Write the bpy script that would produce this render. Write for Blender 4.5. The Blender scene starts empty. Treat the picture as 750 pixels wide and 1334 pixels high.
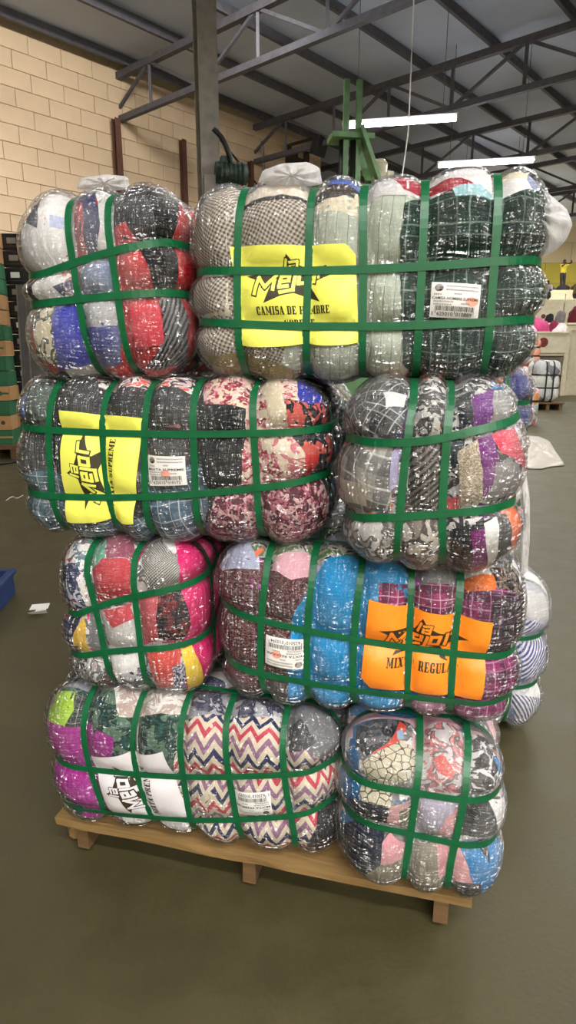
import bpy, bmesh, math, random
import numpy as np
from mathutils import Vector, Matrix

# ------------------------------------------------------------------ camera
SC = bpy.context.scene
COL = SC.collection
FPX, CX, CY = 809.0, 375.0, 667.0           # focal length in pixels of the 750x1334 frame
CAMZ = 1.77
PITCH = math.radians(14.5)
cam_d = bpy.data.cameras.new('camera')
cam_d.sensor_fit = 'VERTICAL'
cam_d.sensor_height = 24.0
cam_d.lens = FPX / 1334.0 * 24.0
cam_d.clip_end = 200
cam = bpy.data.objects.new('camera', cam_d)
COL.objects.link(cam)
cam.location = (0, 0, CAMZ)
cam.rotation_euler = (math.pi / 2 - PITCH, 0, 0)
SC.camera = cam

# ------------------------------------------------------------------ world, exposure
W = bpy.data.worlds.new('world')
SC.world = W
W.use_nodes = True
W.node_tree.nodes['Background'].inputs[0].default_value = (0.75, 0.85, 1.0, 1)
W.node_tree.nodes['Background'].inputs[1].default_value = 0.3
SC.view_settings.view_transform = 'Standard'
SC.view_settings.look = 'None'
SC.view_settings.gamma = 1.0
SC.view_settings.use_curve_mapping = False
SC.view_settings.exposure = 0.12
LAMP_W = 290.0                               # watts of every ceiling strip lamp
SC.cycles.use_denoising = True
SC.cycles.max_bounces = 5
SC.cycles.diffuse_bounces = 3
SC.cycles.glossy_bounces = 2
SC.cycles.transparent_max_bounces = 8
SC.cycles.use_adaptive_sampling = True
SC.cycles.adaptive_threshold = 0.025

# ------------------------------------------------------------------ helpers
FWD = np.array([0, math.cos(PITCH), -math.sin(PITCH)])
UPV = np.array([0, math.sin(PITCH), math.cos(PITCH)])
CAMP = np.array([0, 0, CAMZ])


def project(P):
    d = P - CAMP
    z = d @ FWD
    return np.stack([CX + FPX * d[:, 0] / z, CY - FPX * (d @ UPV) / z], 1)


def ray(px, py):
    return FWD + np.array([1, 0, 0]) * ((px - CX) / FPX) + UPV * ((CY - py) / FPX)


def at_y(px, py, Y):
    r = ray(px, py)
    return Vector(CAMP + r * (Y / r[1]))


def on_floor(px, py, z=0.0):
    r = ray(px, py)
    return Vector(CAMP + r * ((z - CAMZ) / r[2]))


def lin(c):
    return tuple(((v / 255.0) / 12.92 if v / 255.0 <= 0.04045 else ((v / 255.0 + 0.055) / 1.055) ** 2.4) for v in c) + (1.0,)


def tag(o, label=None, cat=None, group=None, kind=None):
    if label: o['label'] = label
    if cat: o['category'] = cat
    if group: o['group'] = group
    if kind: o['kind'] = kind
    return o


def empty(name, loc=(0, 0, 0), rz=0.0, label=None, cat=None, group=None, kind=None):
    o = bpy.data.objects.new(name, None)
    o.empty_display_size = 0.1
    COL.objects.link(o)
    o.location = loc
    o.rotation_euler = (0, 0, rz)
    return tag(o, label, cat, group, kind)


def link_mesh(name, me, mat, parent=None, smooth=False):
    o = bpy.data.objects.new(name, me)
    COL.objects.link(o)
    if mat is not None and not me.materials:
        me.materials.append(mat)
    if parent is not None:
        o.parent = parent
    if smooth:
        me.polygons.foreach_set('use_smooth', [True] * len(me.polygons))
    return o


def mesh_obj(name, verts, faces, mat, parent=None, smooth=False, uv=None):
    me = bpy.data.meshes.new(name)
    me.from_pydata([tuple(map(float, v)) for v in verts], [], [tuple(map(int, f)) for f in faces])
    if uv is not None:
        lay = me.uv_layers.new(name='UVMap')
        idx = np.empty(len(me.loops), dtype=np.int32)
        me.loops.foreach_get('vertex_index', idx)
        lay.data.foreach_set('uv', np.asarray(uv, dtype=np.float32)[idx].ravel())
    me.update()
    return link_mesh(name, me, mat, parent, smooth)


def bm_obj(name, bm, mat, parent=None, smooth=False):
    me = bpy.data.meshes.new(name)
    bmesh.ops.recalc_face_normals(bm, faces=bm.faces)
    bm.to_mesh(me)
    bm.free()
    return link_mesh(name, me, mat, parent, smooth)


def add_box(bm, c, s, rz=0.0, rx=0.0, ry=0.0):
    m = Matrix.Translation(c) @ Matrix.Rotation(rz, 4, 'Z') @ Matrix.Rotation(ry, 4, 'Y') @ Matrix.Rotation(rx, 4, 'X') @ Matrix.Diagonal((s[0], s[1], s[2], 1))
    return bmesh.ops.create_cube(bm, size=1.0, matrix=m)['verts']


def box(name, c, s, mat, parent=None, rz=0.0, rx=0.0, ry=0.0, bevel=0.0):
    bm = bmesh.new()
    add_box(bm, c, s, rz, rx, ry)
    if bevel > 0:
        bmesh.ops.bevel(bm, geom=bm.edges[:], offset=bevel, segments=2, affect='EDGES', profile=0.5)
    return bm_obj(name, bm, mat, parent)


def add_cyl(bm, p0, p1, r0, r1=None, n=16):
    p0, p1 = Vector(p0), Vector(p1)
    d = p1 - p0
    m = Matrix.Translation((p0 + p1) / 2) @ d.to_track_quat('Z', 'Y').to_matrix().to_4x4()
    bmesh.ops.create_cone(bm, cap_ends=True, segments=n, radius1=r0, radius2=r0 if r1 is None else r1, depth=d.length, matrix=m)


def beam(name, p0, p1, w, h, mat, parent=None):
    """straight bar of rectangular section from p0 to p1"""
    p0, p1 = Vector(p0), Vector(p1)
    d = p1 - p0
    bm = bmesh.new()
    q = d.to_track_quat('Y', 'Z').to_matrix().to_4x4()
    bmesh.ops.create_cube(bm, size=1.0, matrix=Matrix.Translation((p0 + p1) / 2) @ q @ Matrix.Diagonal((w, d.length, h, 1)))
    return bm_obj(name, bm, mat, parent)


def tube(name, pts, r, mat, parent=None, n=8):
    pts = [Vector(p) for p in pts]
    # Catmull-Rom resample
    P = []
    for i in range(len(pts) - 1):
        p0, p1, p2, p3 = pts[max(i - 1, 0)], pts[i], pts[i + 1], pts[min(i + 2, len(pts) - 1)]
        for k in range(6):
            t = k / 6
            P.append(0.5 * ((2 * p1) + (p2 - p0) * t + (2 * p0 - 5 * p1 + 4 * p2 - p3) * t * t + (3 * p1 - p0 - 3 * p2 + p3) * t ** 3))
    P.append(pts[-1])
    V, F = [], []
    for i, p in enumerate(P):
        t = (P[min(i + 1, len(P) - 1)] - P[max(i - 1, 0)]).normalized()
        a = t.cross(Vector((0.13, 0.21, 0.97)))
        a = a.normalized() if a.length > 1e-4 else Vector((1, 0, 0))
        b = t.cross(a)
        for k in range(n):
            an = 2 * math.pi * k / n
            V.append(p + a * (r * math.cos(an)) + b * (r * math.sin(an)))
    for i in range(len(P) - 1):
        for k in range(n):
            F.append((i * n + k, i * n + (k + 1) % n, (i + 1) * n + (k + 1) % n, (i + 1) * n + k))
    F.append(tuple(range(n)))
    F.append(tuple(range((len(P) - 1) * n, len(P) * n)))
    return mesh_obj(name, V, F, mat, parent, True)


# ------------------------------------------------------------------ materials
class NT:
    """tiny node-tree builder"""
    def __init__(s, name):
        s.m = bpy.data.materials.new(name)
        s.m.use_nodes = True
        s.t = s.m.node_tree
        s.out = s.t.nodes['Material Output']
        s.bsdf = s.t.nodes['Principled BSDF']

    def n(s, typ, **kw):
        nd = s.t.nodes.new(typ)
        for k, v in kw.items():
            if k.startswith('i_'):
                key = k[2:]
                nd.inputs[int(key) if key.isdigit() else key].default_value = v
            else:
                setattr(nd, k, v)
        return nd

    def l(s, a, b):
        s.t.links.new(a, b)

    def val(s, x):
        return x

    def math(s, op, a, b=0.0, c=0.0, clamp=False):
        nd = s.t.nodes.new('ShaderNodeMath')
        nd.operation = op
        nd.use_clamp = clamp
        for i, x in enumerate((a, b, c)):
            if isinstance(x, (int, float)):
                nd.inputs[i].default_value = x
            else:
                s.l(x, nd.inputs[i])
        return nd.outputs[0]

    def mix(s, fac, a, b, blend='MIX'):
        nd = s.t.nodes.new('ShaderNodeMix')
        nd.data_type = 'RGBA'
        nd.blend_type = blend
        for i, x in ((0, fac), (6, a), (7, b)):
            if isinstance(x, (int, float, tuple)):
                nd.inputs[i].default_value = x
            else:
                s.l(x, nd.inputs[i])
        return nd.outputs[2]

    def ramp(s, fac, stops, const=False):
        nd = s.t.nodes.new('ShaderNodeValToRGB')
        nd.color_ramp.interpolation = 'CONSTANT' if const else 'LINEAR'
        el = nd.color_ramp.elements
        while len(el) < len(stops):
            el.new(0.5)
        for e, (p, c) in zip(el, stops):
            e.position = p
            e.color = c
        s.l(fac, nd.inputs[0])
        return nd.outputs[0]


def simple(name, col, rough=0.6, metal=0.0, noise=0.15, nscale=8.0, bump=0.0, bscale=40.0, coat=0.0):
    t = NT(name)
    tc = t.n('ShaderNodeTexCoord')
    nz = t.n('ShaderNodeTexNoise', i_Scale=nscale, i_Detail=4.0)
    t.l(tc.outputs['Object'], nz.inputs['Vector'])
    c = lin(col)
    lo = tuple(v * (1 - noise) for v in c[:3]) + (1,)
    hi = tuple(min(1, v * (1 + noise)) for v in c[:3]) + (1,)
    t.l(t.ramp(nz.outputs[0], [(0.3, lo), (0.7, hi)]), t.bsdf.inputs['Base Color'])
    t.bsdf.inputs['Roughness'].default_value = rough
    t.bsdf.inputs['Metallic'].default_value = metal
    t.bsdf.inputs['Coat Weight'].default_value = coat
    if bump:
        nb = t.n('ShaderNodeTexNoise', i_Scale=bscale, i_Detail=4.0)
        t.l(tc.outputs['Object'], nb.inputs['Vector'])
        b = t.n('ShaderNodeBump', i_Strength=bump, i_Distance=0.01)
        t.l(nb.outputs[0], b.inputs['Height'])
        t.l(b.outputs[0], t.bsdf.inputs['Normal'])
    return t.m


def emit(name, col, st):
    t = NT(name)
    e = t.n('ShaderNodeEmission', i_0=lin(col), i_1=st)
    t.l(e.outputs[0], t.out.inputs[0])
    return t.m


def mat_floor():
    t = NT('concrete_floor')
    tc = t.n('ShaderNodeTexCoord')
    a = t.n('ShaderNodeTexNoise', i_Scale=0.35, i_Detail=6.0, i_Roughness=0.6)
    b = t.n('ShaderNodeTexNoise', i_Scale=3.0, i_Detail=8.0, i_Roughness=0.7)
    c = t.n('ShaderNodeTexNoise', i_Scale=60.0, i_Detail=3.0)
    for x in (a, b, c):
        t.l(tc.outputs['Object'], x.inputs['Vector'])
    base = t.ramp(a.outputs[0], [(0.3, lin((62, 57, 33))), (0.7, lin((79, 73, 43)))])
    base = t.mix(0.5, base, t.ramp(b.outputs[0], [(0.3, lin((55, 50, 29))), (0.65, lin((83, 76, 45)))]))
    base = t.mix(t.math('MULTIPLY', c.outputs[0], 0.35), base, lin((48, 44, 29)))
    t.l(base, t.bsdf.inputs['Base Color'])
    t.l(t.ramp(b.outputs[0], [(0.3, (0.42,) * 3 + (1,)), (0.7, (0.65,) * 3 + (1,))]), t.bsdf.inputs['Roughness'])
    bp = t.n('ShaderNodeBump', i_Strength=0.15, i_Distance=0.01)
    t.l(c.outputs[0], bp.inputs['Height'])
    t.l(bp.outputs[0], t.bsdf.inputs['Normal'])
    return t.m


def mat_wood(name, c0, c1):
    t = NT(name)
    tc = t.n('ShaderNodeTexCoord')
    mp = t.n('ShaderNodeMapping')
    mp.inputs['Scale'].default_value = (1.2, 14, 14)
    t.l(tc.outputs['Object'], mp.inputs['Vector'])
    w = t.n('ShaderNodeTexNoise', i_Scale=2.5, i_Detail=6.0, i_Distortion=1.2)
    t.l(mp.outputs[0], w.inputs['Vector'])
    v = t.n('ShaderNodeTexNoise', i_Scale=4.0, i_Detail=5.0)
    t.l(tc.outputs['Object'], v.inputs['Vector'])
    col = t.ramp(w.outputs[0], [(0.3, lin(c0)), (0.7, lin(c1))])
    col = t.mix(t.math('MULTIPLY', v.outputs[0], 0.5), col, lin((110, 80, 45)))
    t.l(col, t.bsdf.inputs['Base Color'])
    t.bsdf.inputs['Roughness'].default_value = 0.75
    b = t.n('ShaderNodeBump', i_Strength=0.4, i_Distance=0.004)
    t.l(w.outputs[0], b.inputs['Height'])
    t.l(b.outputs[0], t.bsdf.inputs['Normal'])
    return t.m


def mat_wrap(name, haze_lo, haze_hi, bump=0.9):
    """thin clear film: see-through, glossy, crumpled, a little milky"""
    t = NT(name)
    t.t.nodes.remove(t.bsdf)
    tc = t.n('ShaderNodeTexCoord')
    oi = t.n('ShaderNodeObjectInfo')
    rv = t.n('ShaderNodeCombineXYZ')
    for i in range(3):
        t.l(t.math('MULTIPLY', oi.outputs['Random'], 13.0 + 7 * i), rv.inputs[i])
    ad = t.n('ShaderNodeVectorMath', operation='ADD')
    t.l(tc.outputs['Object'], ad.inputs[0])
    t.l(rv.outputs[0], ad.inputs[1])
    hs = []
    for k, (rot, scl, sc, wt) in enumerate((((0.3, 0.5, 0.5), (1.0, 1.0, 4.6), 8.5, 0.75), ((0.2, -0.6, 0.4), (4.2, 1.0, 0.8), 10.0, 0.6), ((0, 0.2, 0.9), (1, 1, 2.8), 24.0, 0.26))):
        mp = t.n('ShaderNodeMapping')
        mp.inputs['Rotation'].default_value = rot
        mp.inputs['Scale'].default_value = scl
        t.l(ad.outputs[0], mp.inputs['Vector'])
        nz = t.n('ShaderNodeTexNoise', i_Scale=sc, i_Detail=1.0, i_Roughness=0.5, i_Distortion=0.6)
        t.l(mp.outputs[0], nz.inputs['Vector'])
        r = t.math('SUBTRACT', 1.0, t.math('ABSOLUTE', t.math('MULTIPLY', t.math('SUBTRACT', nz.outputs[0], 0.5), 3.5)), clamp=True)
        hs.append(t.math('MULTIPLY', r, wt))
    h = t.math('ADD', t.math('ADD', hs[0], hs[1]), hs[2])
    bp = t.n('ShaderNodeBump', i_Strength=1.0, i_Distance=0.026)
    t.l(h, bp.inputs['Height'])
    nz = t.n('ShaderNodeTexNoise', i_Scale=5.0, i_Detail=5.0, i_Roughness=0.65)
    t.l(ad.outputs[0], nz.inputs['Vector'])
    hz = t.n('ShaderNodeMapRange', i_1=0.4, i_2=0.7, i_3=haze_lo, i_4=haze_hi)
    t.l(nz.outputs[0], hz.inputs[0])
    tr = t.n('ShaderNodeBsdfTransparent', i_0=(0.98, 0.98, 0.98, 1))
    df = t.n('ShaderNodeBsdfDiffuse', i_0=(0.82, 0.81, 0.8, 1))
    gl = t.n('ShaderNodeBsdfGlossy', i_Roughness=0.22)
    t.l(bp.outputs[0], gl.inputs['Normal'])
    fr = t.n('ShaderNodeFresnel', i_0=1.5)
    m1 = t.n('ShaderNodeMixShader')
    t.l(hz.outputs[0], m1.inputs[0]); t.l(tr.outputs[0], m1.inputs[1]); t.l(df.outputs[0], m1.inputs[2])
    m2 = t.n('ShaderNodeMixShader')
    t.l(t.math('MINIMUM', t.math('MULTIPLY_ADD', fr.outputs[0], 1.6, 0.09), 0.45), m2.inputs[0]); t.l(m1.outputs[0], m2.inputs[1]); t.l(gl.outputs[0], m2.inputs[2])
    t.l(m2.outputs[0], t.out.inputs[0])
    return t.m


def mat_loose(name):
    """several loose layers of film: white, translucent, softly creased"""
    t = NT(name)
    t.t.nodes.remove(t.bsdf)
    tc = t.n('ShaderNodeTexCoord')
    nz = t.n('ShaderNodeTexNoise', i_Scale=16.0, i_Detail=4.0, i_Distortion=1.5)
    t.l(tc.outputs['Object'], nz.inputs['Vector'])
    bp = t.n('ShaderNodeBump', i_Strength=0.6, i_Distance=0.02)
    t.l(nz.outputs[0], bp.inputs['Height'])
    df = t.n('ShaderNodeBsdfDiffuse', i_0=(0.86, 0.84, 0.83, 1))
    tl = t.n('ShaderNodeBsdfTranslucent', i_0=(0.86, 0.84, 0.83, 1))
    tr = t.n('ShaderNodeBsdfTransparent')
    gl = t.n('ShaderNodeBsdfGlossy', i_Roughness=0.25)
    for x in (df, tl, gl):
        t.l(bp.outputs[0], x.inputs['Normal'])
    a = t.n('ShaderNodeMixShader', i_0=0.4)
    t.l(df.outputs[0], a.inputs[1]); t.l(tl.outputs[0], a.inputs[2])
    b = t.n('ShaderNodeMixShader')
    t.l(t.math('MULTIPLY_ADD', nz.outputs[0], 0.5, 0.4, clamp=True), b.inputs[0])
    t.l(tr.outputs[0], b.inputs[1]); t.l(a.outputs[0], b.inputs[2])
    c = t.n('ShaderNodeMixShader', i_0=0.05)
    t.l(b.outputs[0], c.inputs[1]); t.l(gl.outputs[0], c.inputs[2])
    t.l(c.outputs[0], t.out.inputs[0])
    return t.m


FAB = {}


def fab(kind, *cols, sc=1.0, rot=0.0):
    """procedural cloth; pattern runs in the cloth's own UV metres"""
    key = (kind, cols, sc, rot)
    if key in FAB:
        return FAB[key]
    t = NT('cloth_' + kind)
    c = [lin(x) for x in cols]
    tc = t.n('ShaderNodeTexCoord')
    mp = t.n('ShaderNodeMapping')
    mp.inputs['Rotation'].default_value = (0, 0, rot)
    # gentle waviness of the weave
    wn = t.n('ShaderNodeTexNoise', i_Scale=9.0, i_Detail=2.0)
    t.l(tc.outputs['UV'], wn.inputs['Vector'])
    wv = t.n('ShaderNodeVectorMath', operation='SCALE')
    wv.inputs['Scale'].default_value = 0.02
    t.l(wn.outputs[1], wv.inputs[0])
    ad = t.n('ShaderNodeVectorMath', operation='ADD')
    t.l(tc.outputs['UV'], ad.inputs[0]); t.l(wv.outputs[0], ad.inputs[1])
    t.l(ad.outputs[0], mp.inputs['Vector'])
    sx = t.n('ShaderNodeSeparateXYZ')
    t.l(mp.outputs[0], sx.inputs[0])
    U, V = sx.outputs[0], sx.outputs[1]
    def stripe(x, period, duty, off=0.0):
        f = t.math('FRACT', t.math('ADD', t.math('DIVIDE', x, period), off + 50.0))
        return t.math('LESS_THAN', f, duty)
    H = None
    if kind == 'plain':
        nz = t.n('ShaderNodeTexNoise', i_Scale=12.0, i_Detail=4.0)
        t.l(mp.outputs[0], nz.inputs['Vector'])
        col = t.mix(nz.outputs[0], tuple(v * 0.8 for v in c[0][:3]) + (1,), tuple(min(1, v * 1.15) for v in c[0][:3]) + (1,))
    elif kind == 'gingham':
        p = 0.016 * sc
        a, b = stripe(U, p, 0.5), stripe(V, p, 0.5)
        s = t.math('MULTIPLY', t.math('ADD', a, b), 0.5)
        col = t.mix(s, c[0], c[1])
    elif kind == 'plaid':
        p = 0.075 * sc
        col = t.mix(t.math('MULTIPLY', stripe(U, p, 0.4), 0.6), c[0], c[1])
        col = t.mix(t.math('MULTIPLY', stripe(V, p, 0.4), 0.6), col, c[1])
        col = t.mix(t.math('MULTIPLY', stripe(U, p, 0.05, 0.3), 0.8), col, c[2])
        col = t.mix(t.math('MULTIPLY', stripe(V, p, 0.05, 0.3), 0.8), col, c[2])
        col = t.mix(t.math('MULTIPLY', stripe(V, p, 0.04, 0.62), 0.5), col, c[2])
        col = t.mix(t.math('MULTIPLY', stripe(U, p, 0.04, 0.7), 0.5), col, c[2])
    elif kind == 'pinstripe':
        col = t.mix(t.math('MULTIPLY', stripe(U, 0.03 * sc, 0.07), 0.7), c[0], c[1])
    elif kind == 'stripe':
        col = t.mix(stripe(U, 0.02 * sc, 0.5), c[0], c[1])
    elif kind == 'cord':
        w = t.math('SINE', t.math('MULTIPLY', U, 2 * math.pi / (0.006 * sc)))
        H = w
        col = t.mix(t.math('MULTIPLY_ADD', w, 0.35, 0.5), c[0], c[1])
    elif kind == 'chevron':
        p = 0.036 * sc
        tri = t.math('PINGPONG', t.math('ADD', U, 5.0), p)
        s = t.math('FRACT', t.math('DIVIDE', t.math('ADD', t.math('ADD', V, 10.0), t.math('MULTIPLY', tri, 1.5)), 0.17 * sc))
        st, n = [], len(c)
        for i, x in enumerate(c):
            st.append((i / n, x))
        col = t.ramp(s, st, True)
        nz = t.n('ShaderNodeTexNoise', i_Scale=14.0, i_Detail=2.0)
        t.l(mp.outputs[0], nz.inputs['Vector'])
        col = t.mix(t.math('GREATER_THAN', nz.outputs[0], 0.68), col, c[0])
    elif kind == 'floral':
        vo = t.n('ShaderNodeTexVoronoi', i_Scale=38.0 / sc)
        t.l(mp.outputs[0], vo.inputs['Vector'])
        se = t.n('ShaderNodeSeparateXYZ')
        t.l(vo.outputs['Color'], se.inputs[0])
        n = len(c)
        col = t.ramp(se.outputs[0], [(i / n, x) for i, x in enumerate(c)], True)
        nz = t.n('ShaderNodeTexNoise', i_Scale=60.0 / sc, i_Detail=2.0)
        t.l(mp.outputs[0], nz.inputs['Vector'])
        col = t.mix(t.math('GREATER_THAN', nz.outputs[0], 0.56), col, c[-1])
    elif kind == 'speckle':
        nz = t.n('ShaderNodeTexNoise', i_Scale=190.0 / sc, i_Detail=2.0)
        t.l(mp.outputs[0], nz.inputs['Vector'])
        n = len(c)
        col = t.ramp(nz.outputs[0], [(0.0, c[0])] + [(0.42 + 0.2 * i / max(1, n - 1), x) for i, x in enumerate(c[1:])], True)
    elif kind == 'camo':
        nz = t.n('ShaderNodeTexNoise', i_Scale=22.0 / sc, i_Detail=3.0, i_Distortion=1.0)
        t.l(mp.outputs[0], nz.inputs['Vector'])
        n = len(c)
        col = t.ramp(nz.outputs[0], [(0.0, c[0])] + [(0.42 + 0.22 * i / max(1, n - 1), x) for i, x in enumerate(c[1:])], True)
    elif kind == 'crackle':
        vo = t.n('ShaderNodeTexVoronoi', feature='DISTANCE_TO_EDGE', i_Scale=42.0 / sc)
        t.l(mp.outputs[0], vo.inputs['Vector'])
        col = t.mix(t.math('LESS_THAN', vo.outputs[0], 0.05), c[0], c[1])
    elif kind == 'cross':
        p = 0.012 * sc
        a, b = stripe(t.math('ADD', U, V), p, 0.3), stripe(t.math('SUBTRACT', U, V), p, 0.3)
        col = t.mix(t.math('MAXIMUM', a, b), c[0], c[1])
    wr = t.n('ShaderNodeTexNoise', i_Scale=22.0, i_Detail=5.0, i_Distortion=0.6)
    mp2 = t.n('ShaderNodeMapping')
    mp2.inputs['Scale'].default_value = (1.8, 0.7, 1)
    t.l(tc.outputs['UV'], mp2.inputs['Vector'])
    t.l(mp2.outputs[0], wr.inputs['Vector'])
    hh = wr.outputs[0]
    if H is not None:
        hh = t.math('ADD', hh, t.math('MULTIPLY', H, 0.12))
    b = t.n('ShaderNodeBump', i_Strength=0.7, i_Distance=0.012)
    t.l(hh, b.inputs['Height'])
    t.l(b.outputs[0], t.bsdf.inputs['Normal'])
    t.l(col, t.bsdf.inputs['Base Color'])
    t.bsdf.inputs['Roughness'].default_value = 0.85
    t.bsdf.inputs['Specular IOR Level'].default_value = 0.2
    FAB[key] = t.m
    return t.m


def mat_mixed(name, cols, sc=7.0, seed=0.0):
    """mixed folded clothes for the parts of a bale without a garment of their own"""
    t = NT(name)
    tc = t.n('ShaderNodeTexCoord')
    mp = t.n('ShaderNodeMapping')
    mp.inputs['Location'].default_value = (seed, seed * 2, 0)
    t.l(tc.outputs['Object'], mp.inputs['Vector'])
    nz = t.n('ShaderNodeTexNoise', i_Scale=4.0, i_Detail=2.0)
    t.l(mp.outputs[0], nz.inputs['Vector'])
    ad = t.n('ShaderNodeVectorMath', operation='MULTIPLY_ADD')
    t.l(nz.outputs[1], ad.inputs[0]); ad.inputs[1].default_value = (0.2,) * 3; t.l(mp.outputs[0], ad.inputs[2])
    vo = t.n('ShaderNodeTexVoronoi', i_Scale=sc)
    t.l(ad.outputs[0], vo.inputs['Vector'])
    se = t.n('ShaderNodeSeparateXYZ')
    t.l(vo.outputs['Color'], se.inputs[0])
    n = len(cols)
    col = t.ramp(se.outputs[0], [(i / n, lin(x)) for i, x in enumerate(cols)], True)
    t.l(col, t.bsdf.inputs['Base Color'])
    t.bsdf.inputs['Roughness'].default_value = 0.9
    wr = t.n('ShaderNodeTexNoise', i_Scale=18.0, i_Detail=5.0)
    t.l(tc.outputs['Object'], wr.inputs['Vector'])
    b = t.n('ShaderNodeBump', i_Strength=0.7, i_Distance=0.015)
    t.l(wr.outputs[0], b.inputs['Height'])
    t.l(b.outputs[0], t.bsdf.inputs['Normal'])
    return t.m


M_STRAP = simple('green_strapping', (8, 88, 50), 0.38, noise=0.12, nscale=30)
M_STRAP_DARK = simple('dark_strapping', (30, 40, 38), 0.45)
M_WRAP = mat_wrap('clear_film', 0.0, 0.06)
M_WRAP_MILKY = mat_wrap('milky_film', 0.0, 0.2)
M_TAIL = mat_loose('loose_film')
M_INK = simple('black_print', (48, 42, 22), 0.6, noise=0.25, nscale=60)
M_INK2 = simple('grey_print', (150, 146, 140), 0.7)
M_RED = simple('red_stamp', (240, 165, 145), 0.7, noise=0.1, nscale=80)
M_STICK = simple('white_sticker', (232, 230, 226), 0.45, noise=0.03)
M_YEL = simple('yellow_sheet', (230, 230, 96), 0.5, noise=0.05, nscale=14, bump=0.25, bscale=18)
M_ORA = simple('orange_sheet', (255, 143, 34), 0.5, noise=0.05, nscale=14, bump=0.25, bscale=18)
M_WHT = simple('white_sheet', (214, 210, 212), 0.5, noise=0.04, nscale=14, bump=0.25, bscale=18)
M_FLOOR = mat_floor()
M_WOOD = mat_wood('pallet_wood', (122, 96, 54), (152, 122, 74))
M_WOOD_D = mat_wood('old_pallet_wood', (82, 62, 38), (112, 86, 54))
M_BLOCK = simple('painted_block', (220, 194, 160), 0.8, noise=0.09, nscale=1.3, bump=0.3, bscale=30)
M_MORTAR = simple('mortar', (192, 171, 138), 0.9, noise=0.1)
M_STEEL_GREY = simple('grey_steel', (128, 122, 112), 0.45, 0.3, noise=0.2)
M_STEEL_BROWN = simple('brown_painted_steel', (96, 62, 48), 0.6, noise=0.2)
M_STEEL_ROOF = simple('roof_steel', (84, 82, 88), 0.6, noise=0.2)
M_DECK = simple('roof_deck', (186, 196, 216), 0.6, noise=0.1, nscale=0.6)
M_CREAM = simple('cream_wall', (226, 206, 170), 0.85, noise=0.06, nscale=0.4)
M_YWALL = simple('yellow_wall_paint', (214, 196, 84), 0.85, noise=0.08, nscale=0.4)
M_BIN = simple('white_bin_plastic', (222, 214, 184), 0.5, noise=0.08)
M_BIN_D = simple('grey_board', (128, 120, 104), 0.7)
M_MAROON = simple('maroon_paint', (120, 46, 44), 0.6)
M_GREEN_MACH = simple('green_machine_paint', (98, 142, 92), 0.45, noise=0.25, nscale=5)
M_GREEN_DARK = simple('dark_green_paint', (48, 66, 56), 0.5, noise=0.25)
M_DARK = simple('dark_rubber', (26, 25, 26), 0.5)
M_TUBE = emit('lit_tube', (250, 250, 255), 30.0)
M_TUBE.cycles.emission_sampling = 'NONE'
M_LAMPBODY = simple('white_lamp_body', (225, 225, 225), 0.5)
M_CARTON = simple('brown_carton', (182, 140, 92), 0.8, noise=0.1, nscale=3)
M_CARTON_G = simple('green_carton', (44, 104, 66), 0.7, noise=0.1, nscale=3)
M_BLACKBOX = simple('black_film_box', (40, 40, 42), 0.18, noise=0.3, nscale=6, bump=0.8, bscale=14)
M_BLUE = simple('blue_plastic', (16, 50, 104), 0.5)
M_PAPER = simple('white_paper', (236, 234, 228), 0.7, noise=0.03)
M_SKIN = simple('brown_skin', (74, 50, 40), 0.6)
M_PLASTER_DARK = simple('stained_boards', (64, 52, 42), 0.85, noise=0.4, nscale=3)

# ------------------------------------------------------------------ the setting
WD = Vector((0.66, 0.751, 0)).normalized()           # along the block wall
WN = Vector((WD.y, -WD.x, 0))                         # into the room
W0 = Vector((-7.33, 15.8, 0))                         # where the block wall crosses the left edge of view
ROOF = 9.2
YB = 40.0

floor_o = mesh_obj('floor', [(-30, -14, 0), (32, -14, 0), (32, YB + 1, 0), (-30, YB + 1, 0)], [(0, 1, 2, 3)], M_FLOOR)
tag(floor_o, 'worn grey-olive concrete warehouse floor', 'floor', kind='structure')

# roof deck with purlins and open trusses
roof = mesh_obj('ceiling', [(-30, -14, ROOF), (32, -14, ROOF), (32, YB + 1, ROOF), (-30, YB + 1, ROOF),
                            (-30, -14, ROOF + .2), (32, -14, ROOF + .2), (32, YB + 1, ROOF + .2), (-30, YB + 1, ROOF + .2)],
                [(0, 3, 2, 1), (4, 5, 6, 7), (0, 1, 5, 4), (1, 2, 6, 5), (2, 3, 7, 6), (3, 0, 4, 7)], M_DECK)
tag(roof, 'corrugated grey metal roof deck on open steel trusses', 'ceiling', kind='structure')


def wp(s, d, z):
    """point at s along the block wall, d metres into the room, height z"""
    p = W0 + WD * s + WN * d
    return Vector((p.x, p.y, z))


for k in range(15):                                     # purlins run along the wall
    d = -9.0 + k * 1.9
    p0, p1 = wp(-4, d, ROOF - 0.12), wp(30, d, ROOF - 0.12)
    beam('purlin', p0, p1, 0.09, 0.2, M_STEEL_ROOF, roof)
for k in range(6):                                      # trusses run across
    s = -1.0 + k * 5.2
    beam('truss_chord', wp(s, -10, ROOF - 0.34), wp(s, 18, ROOF - 0.34), 0.16, 0.16, M_STEEL_ROOF, roof)
    beam('truss_chord', wp(s, -10, ROOF - 1.35), wp(s, 18, ROOF - 1.35), 0.14, 0.14, M_STEEL_ROOF, roof)
    for j in range(15):
        d0 = -10 + j * 1.9
        zz = (ROOF - 0.34, ROOF - 1.35)
        beam('truss_web', wp(s, d0, zz[0]), wp(s, d0, zz[1]), 0.07, 0.07, M_STEEL_ROOF, roof)
        beam('truss_web', wp(s, d0, zz[j % 2]), wp(s, d0 + 1.9, zz[1 - j % 2]), 0.07, 0.07, M_STEEL_ROOF, roof)

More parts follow.
